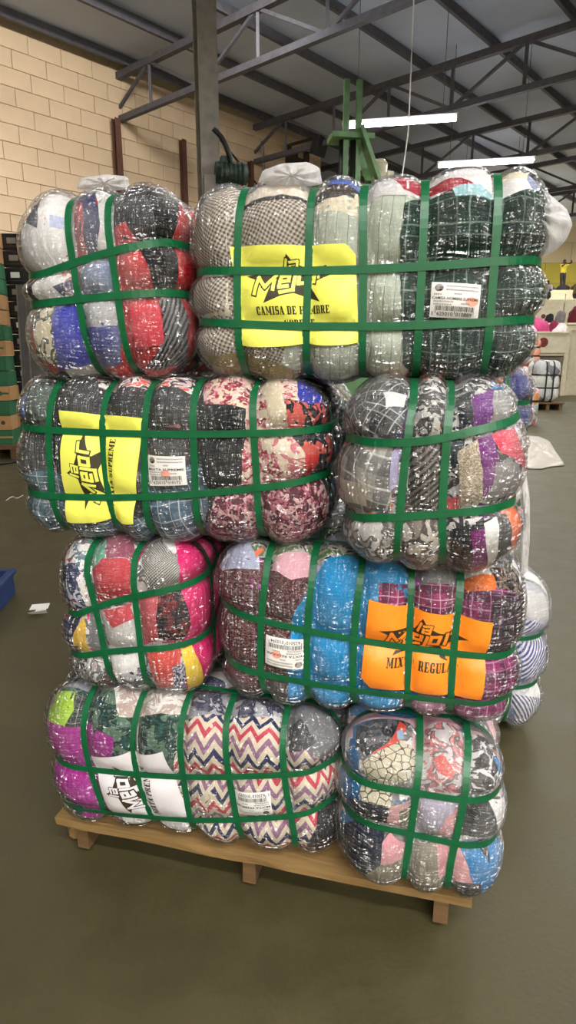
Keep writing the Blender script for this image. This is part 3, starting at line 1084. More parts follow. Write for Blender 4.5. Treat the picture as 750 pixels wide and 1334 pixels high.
def font_polys(txt):
    """outline text as flat triangles, fitted to the unit box (y up)"""
    if txt not in FONT_CACHE:
        cu = bpy.data.curves.new('lettering', 'FONT')
        cu.body = txt
        cu.offset = 0.012
        cu.resolution_u = 2
        o = bpy.data.objects.new('lettering', cu)
        COL.objects.link(o)
        dg = bpy.context.evaluated_depsgraph_get()
        me = bpy.data.meshes.new_from_object(o.evaluated_get(dg))
        V = np.array([v.co[:2] for v in me.vertices])
        mn, mx = V.min(0), V.max(0)
        V = (V - mn) / (mx - mn)
        FONT_CACHE[txt] = [[tuple(V[i]) for i in p.vertices] for p in me.polygons]
        bpy.data.objects.remove(o)
        bpy.data.curves.remove(cu)
        bpy.data.meshes.remove(me)
    return FONT_CACHE[txt]


def font_text(txt, u0, u1, v0, v1):
    return [[(u0 + (u1 - u0) * a, v1 + (v0 - v1) * b) for a, b in p] for p in font_polys(txt)]


class Sheet:
    def __init__(s, bale, root, quad_px, mat, name, off, clip=None):
        """quad_px: text's top-left, top-right, bottom-right, bottom-left"""
        s.bale, s.root = bale, root
        s.Q = bale.solve(quad_px)
        s.off = off
        outline = clip or [(0, 0), (1, 0), (1, 1), (0, 1)]
        fine = []
        for (a, b), (c, d) in zip(outline, outline[1:] + outline[:1]):
            for k in range(12):
                fine.append((a + (c - a) * k / 12, b + (d - b) * k / 12))
        s.o = on_skin(name, bale, [[s.m(p) for p in fine]], off, mat, root, 0.014)

    def m(s, p):
        u, v = p
        q = s.Q
        return tuple((1 - u) * (1 - v) * q[0] + u * (1 - v) * q[1] + u * v * q[2] + (1 - u) * v * q[3])

    def put(s, name, polys, mat, lift, g=0.014):
        return on_skin(name, s.bale, [[s.m(p) for p in poly] for poly in polys], s.off + lift, mat, s.o, g)


def logo_sheet(bale, root, quad, mat, lines, clip=None):
    sh = Sheet(bale, root, quad, mat, 'label_sheet', 0.0150, clip)
    sh.put('logo_star', [[n2(p) for p in STAR]], M_INK, 0.0005)
    sh.put('logo_outline', [[n2(p) for p in q] for q in strokes(LOGO[:5], 34) + strokes(LOGO[5:], 23)], M_INK, 0.0009)
    sh.put('logo_lettering', [[n2(p) for p in q] for q in strokes(LOGO[:5], 20) + strokes(LOGO[5:], 14)], mat, 0.0013)
    for txt, u0, u1, v0, v1 in lines:
        sh.put('lettering', slab_text(txt, u0, u1, v0, v1), M_INK, 0.0006)
    return sh


def sticker(bale, root, quad, title, left, right, stamp):
    sh = Sheet(bale, root, quad, M_STICK, 'barcode_sticker', 0.0152)
    rs = random.Random(title)
    el = lambda cx, cy, rx, ry: [(cx + rx * math.cos(t * math.pi / 8), cy + ry * math.sin(t * math.pi / 8)) for t in range(16)]
    sh.put('emblem', [el(0.16, 0.15, 0.085, 0.1)], M_INK2, 0.0004)
    sh.put('emblem', [[(0.07, 0.18), (0.25, 0.18), (0.2, 0.25), (0.12, 0.25)], R_(0.075, 0.13, 0.245, 0.155)], M_INK, 0.0006)
    fine = []
    for v, u0, u1 in ((0.1, 0.3, 0.95), (0.2, 0.3, 0.95), (0.31, 0.47, 0.6), (0.34, 0.06, 0.2), (0.54, 0.06, 0.45), (0.62, 0.06, 0.42), (0.58, 0.62, 0.8)):
        u = u0
        while u < u1:
            w = rs.uniform(0.012, 0.03)
            fine.append(R_(u, v - 0.025, u + w, v + 0.02)); u += w + 0.01
    sh.put('small_print', fine, M_INK2, 0.0004)['kind'] = 'stuff'
    if stamp:
        sh.put('red_stamp', [el(stamp[0], stamp[1], 0.13, 0.13)], M_RED, 0.0004)
    sh.put('lettering', font_text(title, 0.03, 0.97, 0.405, 0.485), M_INK, 0.0007, 0.03)
    bars, u = [], 0.1
    while u < 0.9:
        w = rs.choice((0.007, 0.007, 0.014, 0.02))
        tall = u < 0.12 or u > 0.87 or abs(u - 0.5) < 0.02
        bars.append(R_(u, 0.66, u + w, 0.88 if tall else 0.8)); u += w + rs.choice((0.008, 0.012, 0.016))
    sh.put('barcode', bars, M_INK, 0.0006, 0.03)['kind'] = 'stuff'
    sh.put('lettering', font_text('0', 0.03, 0.065, 0.83, 0.94) + font_text(left, 0.14, 0.47, 0.83, 0.94) + font_text(right, 0.53, 0.86, 0.83, 0.94), M_INK, 0.0007, 0.03)
    return sh
# ------------------------------------------------------------------ the stack on the pallet
YAW = math.radians(-11)
P_ = lambda *a: a
WHITE, OFFW, CREAM = (232, 230, 228), (214, 212, 210), (228, 216, 190)
BLACK, CHAR, GREY, LGREY = (26, 26, 30), (58, 58, 62), (120, 120, 122), (176, 176, 178)
NAVY, ROYAL, BLUEG = (36, 44, 84), (48, 58, 168), (104, 122, 156)
RED, DRED, PINK, LPINK, HOTP = (206, 66, 74), (150, 28, 38), (226, 110, 130), (234, 186, 192), (232, 36, 120)
TURQ, TEAL, ORNG, YELO, PURP, LAV = (20, 146, 206), (60, 112, 108), (240, 120, 70), (246, 206, 60), (112, 40, 130), (172, 166, 204)
KHAKI, OLIVE, BROWN, MAG = (148, 134, 88), (112, 106, 74), (92, 72, 58), (186, 44, 160)
pl = lambda c: fab('plain', c)


LAYER = {1: (0.155, 0.675), 2: (0.672, 1.200), 3: (1.198, 1.695), 4: (1.690, 2.215)}


def stack_bale(name, label, xx, layer, Y, depth, seed, xs, zs, ys, mixed, specs, wrap=None, B=0.028, r=0.115, yaw=YAW, roll=0.0):
    """one bale of the stack: its layer gives the height, Y the distance of its front"""
    z0, z1 = LAYER[layer]
    p = at_y((xx[0] + xx[1]) / 2, 667, Y)
    c, sn = math.cos(yaw), math.sin(yaw)
    dp = depth + B * 0.7
    ctr = np.array([p.x - sn * dp, Y + c * dp, (z0 + z1) / 2])
    bl = Bale(((0.42 if depth < 0.3 else 0.2), depth, (z1 - z0) / 2 - B * 0.85), ctr, yaw, B, r, seed, roll)
    bl.fit(*xx)
    bl.ys = [const(v * depth) for v in ys]
    bl.xs = [bl.poly(v, True) for v in xs]
    bl.zs = [bl.poly(v, False) for v in zs]
    root = build_bale(name, label, bl, mat_mixed('mixed_clothes', mixed, seed=seed), wrap or M_WRAP)
    garments(bl, root, specs)
    return bl, root


Y5 = (-0.52, -0.26, 0.0, 0.26, 0.52)
Y2 = (-0.36, 0.36)

# --- top layer, left: end-on bale
A, rA = stack_bale('clothing_bale', 'end-on clothing bale on the top left, red side and white front', (28, 250), 4, 1.86, 0.42, 11,
    [[(90, 250), (93, 328), (103, 391), (122, 468)], [(141, 245), (146, 328), (153, 391), (167, 460)]],
    [[(55, 358), (100, 342), (149, 328), (194, 317), (236, 314)], [(52, 396), (103, 390), (153, 385), (236, 381)]],
    Y5, (RED, (190, 40, 44), BLACK, WHITE, (210, 50, 50)),
    [(pl(WHITE), P_(28, 225, 96, 225, 98, 330, 95, 345, 45, 362, 28, 330)),
     (fab('speckle', (70, 76, 84), (120, 126, 134), (60, 64, 70)), P_(28, 290, 28, 230, 80, 226, 62, 250, 56, 268, 54, 300)),
     (pl((190, 196, 226)), P_(68, 284, 82, 282, 82, 298, 68, 298)),
     (pl(CREAM), P_(92, 225, 106, 228, 106, 262, 93, 282)),
     (pl(NAVY), P_(105, 222, 124, 226, 130, 300, 124, 336, 108, 342, 104, 270)),
     (pl((178, 48, 56)), P_(95, 280, 102, 266, 110, 270, 113, 334, 100, 340)),
     (pl(OFFW), P_(124, 222, 146, 222, 148, 332, 126, 334, 131, 300)),
     (fab('cord', CHAR, (92, 92, 96)), P_(145, 222, 232, 222, 230, 312, 190, 316, 150, 328)),
     (pl((30, 30, 34)), P_(186, 224, 232, 228, 229, 312, 206, 314, 194, 270)),
     (pl((232, 120, 140)), P_(156, 228, 172, 222, 170, 240, 160, 244)),
     (pl((216, 92, 96)), P_(148, 296, 166, 292, 182, 320, 150, 330)),
     (pl((206, 38, 44)), P_(226, 230, 262, 240, 262, 480, 222, 480, 230, 420, 226, 318)),
     (fab('floral', OFFW, (170, 120, 110), WHITE, sc=1.2), P_(46, 362, 98, 342, 102, 388, 50, 398)),
     (pl(NAVY), P_(72, 374, 98, 362, 102, 384, 84, 388)),
     (pl(BLUEG), P_(104, 342, 146, 330, 152, 384, 104, 390)),
     (pl((198, 64, 68)), P_(150, 330, 182, 324, 204, 380, 154, 384)),
     (pl(BLACK), P_(182, 322, 228, 314, 228, 380, 204, 382)),
     (fab('camo', (200, 190, 150), (60, 70, 60), (230, 220, 190)), P_(46, 400, 76, 396, 80, 470, 56, 460)),
     (pl(ROYAL), P_(70, 396, 106, 392, 124, 474, 80, 474)),
     (pl((86, 92, 150)), P_(106, 424, 156, 420, 160, 470, 122, 474)),
     (fab('plain', LGREY), P_(104, 390, 154, 386, 156, 424, 106, 428)),
     (pl((212, 76, 88)), P_(172, 400, 206, 396, 212, 446, 176, 452)),
     (fab('stripe', BLACK, GREY, sc=0.8, rot=0.6), P_(206, 392, 236, 384, 236, 470, 190, 474, 212, 440)),
     ], M_WRAP_MILKY)

# --- top layer, right: broadside bale with yellow sheet
Bb, rB = stack_bale('clothing_bale', 'long bale with yellow CAMISA DE HOMBRE sheet, dark green plaid at its right', (252, 714), 4, 1.70, 0.215, 22,
    [[(314, 268), (308, 360), (312, 440), (318, 478)], [(406, 268), (400, 340), (400, 440), (402, 490)], [(473, 260), (473, 350), (472, 480)],
     [(553, 260), (550, 350), (545, 420), (541, 485)], [(648, 270), (645, 340), (637, 420), (629, 485)]],
    [[(262, 354), (400, 351), (550, 348), (646, 343), (702, 337)], [(262, 418), (310, 422), (470, 424), (630, 422), (694, 413)]],
    Y2, (CREAM, WHITE, (190, 80, 84), (150, 160, 190), OFFW),
    [(fab('gingham', (206, 196, 182), (84, 72, 62), sc=0.62, rot=0.5), P_(250, 236, 404, 232, 402, 470, 250, 470)),
     (fab('plain', (226, 214, 196)), P_(322, 226, 404, 226, 402, 258, 318, 262)),
     (pl((48, 42, 40)), P_(316, 262, 402, 258, 402, 263, 316, 268)),
     (pl(KHAKI), P_(250, 458, 330, 462, 366, 470, 402, 474, 402, 504, 250, 504)),
     (fab('pinstripe', (188, 196, 180), (120, 126, 114), sc=0.9, rot=0.05), P_(366, 470, 372, 450, 402, 440, 402, 255, 545, 255, 545, 488, 404, 488)),
     (pl(CREAM), P_(402, 238, 476, 236, 476, 282, 404, 278)),
     (pl((66, 60, 58)), P_(404, 248, 474, 246, 472, 258, 440, 264, 404, 268)),
     (pl((92, 116, 190)), P_(430, 236, 478, 232, 476, 248, 428, 250)),
     (pl(OFFW), P_(478, 234, 552, 230, 552, 256, 478, 262)),
     (pl((170, 38, 60)), P_(510, 236, 554, 232, 552, 254, 526, 252)),
     (fab('plaid', (34, 62, 52), (18, 34, 32), (120, 138, 128), sc=1.0), P_(527, 268, 552, 256, 640, 258, 716, 250, 716, 500, 540, 496, 524, 470, 521, 320)),
     (pl(WHITE), P_(554, 222, 650, 224, 646, 258, 600, 252, 556, 258)),
     (pl((166, 34, 52)), P_(556, 242, 600, 240, 618, 248, 590, 254, 556, 254)),
     (pl((160, 200, 206)), P_(588, 252, 622, 246, 644, 254, 640, 260, 592, 262)),
     (pl((128, 136, 190)), P_(470, 490, 632, 490, 630, 504, 470, 504)),
     ], M_WRAP)
logo_sheet(Bb, rB, [(300, 322), (463, 319), (467, 446), (315, 450)], M_YEL,
           [('CAMISA DE HOMBRE', .175, .785, .615, .70), ('SUPREME', .35, .65, .755, .83)],
           [(0, 0), (.93, 0), (1, .1), (1, 1), (0, 1)])
sticker(Bb, rB, [(562, 368), (626, 372), (622, 417), (559, 413)], 'CAMISA HOMBRE SUPREME', '625010', '010889', (.84, .5))

# --- third layer, left: broadside bale with turned yellow sheet
C, rC = stack_bale('clothing_bale', 'long bale with sideways yellow MIXTA SUPREME sheet and charcoal cords', (25, 434), 3, 1.80, 0.215, 33,
    [[(66, 530), (64, 560), (66, 620), (78, 676)], [(138, 522), (134, 562), (138, 620), (148, 670)], [(192, 528), (187, 564), (190, 644), (198, 690)],
     [(254, 520), (250, 564), (256, 644), (262, 692)], [(330, 520), (329, 564), (335, 620), (340, 690)]],
    [[(38, 558), (136, 562), (250, 565), (328, 566), (388, 564), (420, 554)], [(50, 644), (148, 647), (248, 645), (320, 638), (376, 628), (414, 618)]],
    Y2, (CHAR, (200, 120, 130), BLACK, OFFW, BLUEG),
    [(fab('cord', (44, 46, 48), (74, 76, 78), sc=1.1), P_(50, 480, 325, 476, 322, 605, 250, 610, 180, 640, 40, 640, 30, 560)),
     (pl((84, 96, 90)), P_(26, 500, 74, 486, 66, 556, 30, 560)),
     (pl((110, 140, 210)), P_(24, 500, 36, 494, 36, 540, 26, 545)),
     (fab('camo', (222, 196, 196), (60, 50, 54), (240, 236, 232), (236, 96, 80)), P_(130, 470, 255, 470, 255, 512, 200, 506, 130, 512)),
     (fab('floral', (206, 106, 124), (232, 190, 190), (160, 50, 72), CREAM, sc=0.55), P_(264, 470, 400, 470, 400, 700, 300, 712, 316, 570, 320, 532, 266, 526)),
     (fab('cord', (34, 36, 38), (60, 62, 64)), P_(256, 526, 320, 532, 314, 632, 256, 640)),
     (pl((222, 208, 180)), P_(338, 500, 366, 500, 376, 556, 358, 560)),
     (fab('camo', (226, 206, 180), (206, 120, 130), (232, 214, 190)), P_(352, 572, 392, 570, 396, 600, 384, 622, 366, 610)),
     (pl(ROYAL), P_(384, 490, 416, 496, 416, 532, 390, 536)),
     (fab('camo', CHAR, BLACK, (200, 90, 80)), P_(372, 524, 430, 530, 434, 600, 400, 600, 378, 562)),
     (pl((206, 50, 48)), P_(394, 590, 410, 592, 408, 622, 396, 620)),
     (fab('floral', (170, 96, 112), (210, 170, 170), (90, 40, 54), sc=0.55), P_(280, 636, 420, 620, 420, 712, 270, 712)),
     (fab('plaid', (92, 122, 140), (52, 74, 96), (206, 214, 216), sc=0.9, rot=-0.15), P_(192, 612, 246, 606, 262, 604, 272, 660, 260, 712, 150, 712, 100, 690, 150, 672, 190, 674)),
     (fab('plaid', (84, 112, 126), (44, 70, 84), (170, 186, 190), sc=0.8, rot=0.1), P_(34, 616, 60, 612, 92, 620, 120, 700, 60, 700, 40, 650)),
     ])
logo_sheet(C, rC, [(91, 674), (82, 537), (186, 545), (178, 675)], M_YEL, [('MIXTA SUPREME', .14, .80, .62, .70)])
sticker(C, rC, [(192, 592), (243, 593), (245, 631), (196, 632)], 'MIXTA SUPREME', '625010', '010172', (.5, .58))

# --- third layer, right: end-on bale
D, rD = stack_bale('clothing_bale', 'end-on bale of black, white and purple clothes under the dark green plaid corner', (443, 682), 3, 1.53, 0.42, 44,
    [[(543, 505), (532, 567), (522, 652), (517, 728)], [(590, 508), (581, 571), (577, 669), (579, 735)]],
    [[(458, 570), (532, 573), (581, 570), (626, 564), (662, 548)], [(450, 671), (515, 675), (575, 669), (630, 663), (670, 648)]],
    Y5, (LGREY, WHITE, ORNG, PURP, LAV, GREY),
    [(fab('camo', (150, 150, 150), (60, 60, 64), (210, 208, 204), sc=1.0), P_(446, 492, 690, 492, 690, 757, 446, 757)),
     (fab('plaid', (90, 94, 98), (50, 52, 56), (206, 206, 202), sc=0.9, rot=0.5), P_(464, 500, 536, 498, 532, 566, 460, 568)),
     (pl(WHITE), P_(500, 516, 530, 512, 526, 530, 504, 534)),
     (fab('plaid', (170, 166, 158), (52, 54, 58), (228, 224, 214), sc=1.6, rot=0.25), P_(444, 580, 512, 576, 508, 668, 446, 668)),
     (pl((206, 196, 176)), P_(448, 622, 484, 632, 478, 660, 450, 652)),
     (pl(LAV), P_(510, 590, 526, 576, 520, 630, 508, 640)),
     (fab('camo', (70, 66, 64), (30, 30, 32), (200, 198, 192), sc=0.6), P_(544, 500, 584, 500, 580, 568, 534, 570)),
     (fab('stripe', (120, 112, 106), (60, 56, 54), sc=0.7, rot=0.8), P_(534, 578, 580, 574, 576, 666, 524, 672)),
     (pl((34, 40, 52)), P_(594, 516, 612, 514, 616, 552, 598, 560)),
     (pl(PURP), P_(614, 520, 640, 512, 638, 556, 618, 562)),
     (pl((150, 148, 146)), P_(640, 500, 668, 500, 664, 548, 640, 556)),
     (pl((60, 140, 206)), P_(634, 498, 662, 496, 664, 510, 638, 514)),
     (pl((56, 70, 76)), P_(584, 574, 606, 572, 602, 596, 586, 600)),
     (fab('speckle', (206, 190, 164), (150, 134, 110), (222, 208, 186)), P_(596, 588, 622, 572, 628, 652, 600, 660)),
     (pl((120, 36, 124)), P_(622, 572, 640, 566, 644, 610, 628, 652)),
     (pl((214, 60, 88)), P_(640, 566, 668, 556, 676, 612, 660, 596, 646, 588)),
     (fab('plain', (150, 146, 146)), P_(640, 600, 664, 600, 672, 640, 634, 654)),
     (pl((206, 70, 74)), P_(582, 650, 598, 646, 598, 664, 580, 666)),
     (pl(ORNG), P_(652, 662, 688, 640, 690, 720, 660, 745, 650, 720)),
     (pl((44, 42, 44)), P_(586, 690, 656, 668, 656, 738, 590, 742)),
     (pl((122, 36, 110)), P_(612, 690, 634, 686, 632, 742, 614, 757)),
     (pl(WHITE), P_(628, 680, 644, 672, 640, 730, 632, 745)),
     (fab('camo', (140, 120, 96), (70, 56, 44), (190, 180, 200)), P_(640, 736, 690, 730, 690, 757, 640, 757)),
     (fab('camo', (160, 156, 150), (84, 82, 80), (206, 204, 200)), P_(450, 676, 516, 678, 518, 750, 470, 740)),
     (fab('camo', (128, 118, 106), (72, 66, 62), (190, 182, 170)), P_(524, 676, 578, 672, 580, 750, 520, 748)),
     ], M_WRAP_MILKY)

# --- second layer, left: end-on bale with pink side
E, rE = stack_bale('clothing_bale', 'end-on bale with a hot pink right side and a yellow cloth at its foot', (82, 274), 2, 1.80, 0.36, 55,
    [[(114, 742), (122, 797), (140, 849), (162, 900)], [(178, 722), (174, 775), (185, 846), (201, 896)]],
    [[(98, 799), (122, 795), (174, 779), (233, 760), (268, 742)], [(100, 853), (140, 850), (185, 846), (240, 836), (272, 820)]],
    Y5, (HOTP, (226, 30, 112), (236, 60, 136)),
    [(fab('camo', (190, 188, 186), GREY, WHITE), P_(82, 695, 236, 695, 240, 920, 84, 920)),
     (fab('floral', WHITE, (236, 226, 220), (150, 70, 70), (80, 110, 120), WHITE, sc=1.2), P_(84, 716, 114, 708, 118, 794, 100, 796)),
     (fab('floral', NAVY, (50, 60, 96), (190, 196, 210), (40, 46, 80), NAVY, sc=0.8), P_(82, 736, 102, 734, 106, 770, 112, 796, 90, 796)),
     (pl((120, 190, 160)), P_(116, 704, 140, 700, 140, 730, 120, 742)),
     (pl((150, 80, 100)), P_(140, 702, 176, 700, 174, 728, 142, 730)),
     (pl((198, 66, 76)), P_(120, 742, 136, 730, 166, 728, 174, 740, 172, 778, 126, 792)),
     (fab('cross', (206, 204, 196), (54, 54, 54), sc=0.8), P_(184, 722, 210, 708, 232, 730, 234, 768, 192, 774)),
     (pl(HOTP), P_(222, 695, 292, 695, 292, 924, 236, 924, 258, 900, 256, 850, 240, 800, 232, 740)),
     (pl(NAVY), P_(88, 804, 104, 802, 104, 852, 94, 852)),
     (pl((246, 200, 70)), P_(108, 802, 114, 812, 117, 852, 102, 850, 100, 832)),
     (pl(GREY), P_(116, 800, 126, 800, 142, 848, 120, 852)),
     (pl(OFFW), P_(130, 796, 172, 786, 184, 846, 144, 848)),
     (pl((206, 84, 92)), P_(132, 796, 170, 786, 174, 806, 150, 816)),
     (pl((206, 96, 104)), P_(178, 784, 206, 776, 212, 800, 206, 834, 186, 842)),
     (fab('camo', (36, 26, 28), (110, 26, 34), (24, 22, 24)), P_(206, 778, 236, 768, 246, 812, 240, 834, 208, 832)),
     (fab('speckle', (30, 30, 32), (44, 44, 46), (200, 200, 200)), P_(94, 858, 114, 858, 122, 920, 100, 914)),
     (pl((92, 74, 66)), P_(126, 884, 146, 868, 154, 884, 148, 912, 130, 916)),
     (pl(WHITE), P_(142, 854, 186, 850, 190, 872, 156, 884)),
     (fab('camo', (130, 134, 146), (64, 66, 80), (200, 200, 204)), P_(160, 872, 204, 864, 208, 918, 168, 918)),
     (pl((206, 84, 76)), P_(190, 850, 236, 842, 232, 884, 206, 890)),
     (fab('speckle', NAVY, (90, 90, 110), (200, 196, 206)), P_(224, 866, 238, 858, 240, 888, 226, 894)),
     (pl(YELO), P_(236, 846, 250, 840, 258, 872, 250, 914, 228, 920, 244, 896)),
     ], M_WRAP, yaw=math.radians(-13))

# --- second layer, right: broadside bale with orange sheet
Fb, rF = stack_bale('clothing_bale', 'long bale with orange MIXTA REGULAR sheet, turquoise and maroon tweed clothes', (284, 682), 2, 1.67, 0.215, 66,
    [[(347, 752), (339, 813), (341, 874), (346, 900)], [(406, 760), (400, 819), (400, 886), (403, 917)], [(470, 750), (465, 797), (460, 831), (460, 899), (462, 925)],
     [(536, 756), (534, 810), (532, 850), (531, 930)], [(599, 766), (596, 806), (590, 850), (586, 930)]],
    [[(296, 789), (339, 805), (400, 819), (460, 831), (532, 846), (606, 854), (662, 848)], [(298, 858), (340, 874), (400, 888), (460, 898), (530, 908), (586, 911), (662, 902)]],
    Y2, (GREY, (150, 150, 170), MAG, BLACK, OFFW),
    [(fab('speckle', (56, 22, 30), (84, 36, 44), (120, 86, 86)), P_(284, 730, 412, 735, 400, 780, 380, 800, 376, 925, 284, 925)),
     (pl((170, 176, 200)), P_(284, 708, 338, 708, 338, 742, 300, 744, 286, 738)),
     (fab('camo', (40, 44, 40), (180, 180, 170), (90, 120, 70)), P_(316, 700, 500, 706, 470, 728, 346, 736)),
     (pl(ORNG), P_(332, 722, 342, 712, 344, 716, 334, 728)),
     (pl((226, 176, 186)), P_(352, 742, 362, 724, 400, 720, 412, 732, 408, 750, 380, 756)),
     (pl((66, 54, 50)), P_(344, 884, 380, 890, 380, 930, 350, 922)),
     (pl(TURQ), P_(412, 748, 424, 730, 460, 726, 540, 744, 545, 940, 376, 935, 374, 850, 382, 800)),
     (fab('plaid', (150, 34, 96), (70, 26, 60), (226, 170, 196), sc=0.8), P_(494, 760, 604, 764, 606, 800, 494, 790)),
     (fab('plaid', (140, 36, 100), (50, 28, 48), (190, 130, 170), sc=1.1), P_(600, 768, 684, 766, 684, 952, 590, 952, 588, 905)),
     (pl((230, 120, 50)), P_(604, 754, 652, 752, 640, 770, 606, 772)),
     (fab('camo', (64, 54, 50), (120, 100, 88), (46, 40, 40)), P_(636, 744, 684, 740, 684, 778, 644, 768)),
     (fab('plaid', (62, 40, 56), (34, 28, 34), (120, 90, 110), sc=0.9), P_(640, 774, 684, 774, 684, 848, 634, 852)),
     (fab('plaid', (186, 140, 160), (140, 90, 116), (210, 190, 200), sc=1.0), P_(520, 908, 590, 910, 588, 948, 530, 944)),
     (fab('plaid', (160, 46, 110), (90, 30, 70), (206, 140, 180), sc=0.9), P_(588, 912, 684, 902, 684, 952, 590, 952)),
     ])
logo_sheet(Fb, rF, [(481, 779), (638, 806), (625, 909), (469, 892)], M_ORA, [('MIXTA REGULAR', .2, .80, .60, .71)],
           [(0, 0), (1, 0), (1, 1), (.09, 1), (0, .88)])
sticker(Fb, rF, [(398, 871), (346, 862), (347, 825), (399, 833)], 'MIXTA REGULAR', '625010', '010394', (.7, .45))

# --- bottom layer, left: broadside bale with white sheet
G, rG = stack_bale('clothing_bale', 'long bottom bale with white sheet, magenta end and zigzag patterned cloth', (62, 447), 1, 1.73, 0.215, 77,
    [[(110, 930), (110, 950), (117, 1002), (133, 1046)], [(178, 930), (174, 960), (178, 1008), (199, 1064)], [(239, 930), (235, 960), (237, 1011), (250, 1066), (256, 1080)],
     [(297, 925), (295, 950), (298, 1011), (308, 1066), (314, 1085)], [(372, 935), (370, 1002), (377, 1059), (384, 1082)]],
    [[(90, 994), (117, 1003), (178, 1011), (235, 1012), (298, 1010), (370, 1003), (430, 992)], [(146, 1056), (200, 1066), (248, 1067), (308, 1066), (377, 1059), (426, 1044)]],
    Y2, (GREY, CHAR, (150, 150, 160), OFFW, NAVY),
    [(fab('camo', (40, 84, 78), (26, 56, 52), (90, 120, 100)), P_(84, 900, 245, 900, 242, 1000, 120, 1000)),
     (fab('plaid', (60, 60, 60), (30, 30, 32), (140, 140, 140), sc=0.5), P_(86, 905, 114, 905, 112, 950, 86, 945)),
     (pl((168, 206, 60)), P_(62, 915, 74, 905, 100, 905, 98, 925, 88, 944, 64, 940)),
     (pl((176, 40, 152)), P_(60, 934, 90, 946, 104, 948, 120, 940, 122, 956, 128, 950, 150, 960, 148, 990, 156, 1066, 120, 1066, 62, 1010)),
     (fab('camo', (222, 214, 204), (190, 170, 160), (236, 232, 226)), P_(150, 898, 250, 895, 245, 930, 156, 934)),
     (fab('chevron', (226, 214, 190), (200, 70, 92), (226, 214, 190), (46, 52, 96), (226, 214, 190), (150, 110, 140), sc=0.8), P_(232, 938, 300, 930, 445, 950, 445, 1100, 230, 1104, 225, 1020)),
     (fab('camo', (90, 92, 110), (60, 60, 84), (170, 170, 176)), P_(246, 897, 372, 900, 372, 934, 300, 936, 258, 928)),
     (pl((120, 120, 122)), P_(372, 910, 450, 915, 450, 985, 424, 992, 392, 972, 374, 975)),
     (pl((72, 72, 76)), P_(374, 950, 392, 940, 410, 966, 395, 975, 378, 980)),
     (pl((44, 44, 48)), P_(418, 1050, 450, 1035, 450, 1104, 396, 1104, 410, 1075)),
     (pl(WHITE), P_(150, 1050, 250, 1062, 240, 1090, 170, 1084)),
     ])
logo_sheet(G, rG, [(150, 1060), (120, 982), (216, 973), (247, 1064)], M_WHT, [('MIXTA PREMIUM', .08, .80, .58, .67)])
sticker(G, rG, [(357, 1057), (310, 1059), (306, 1027), (354, 1024)], 'MIXTA PREMIUM', '625010', '010295', None)

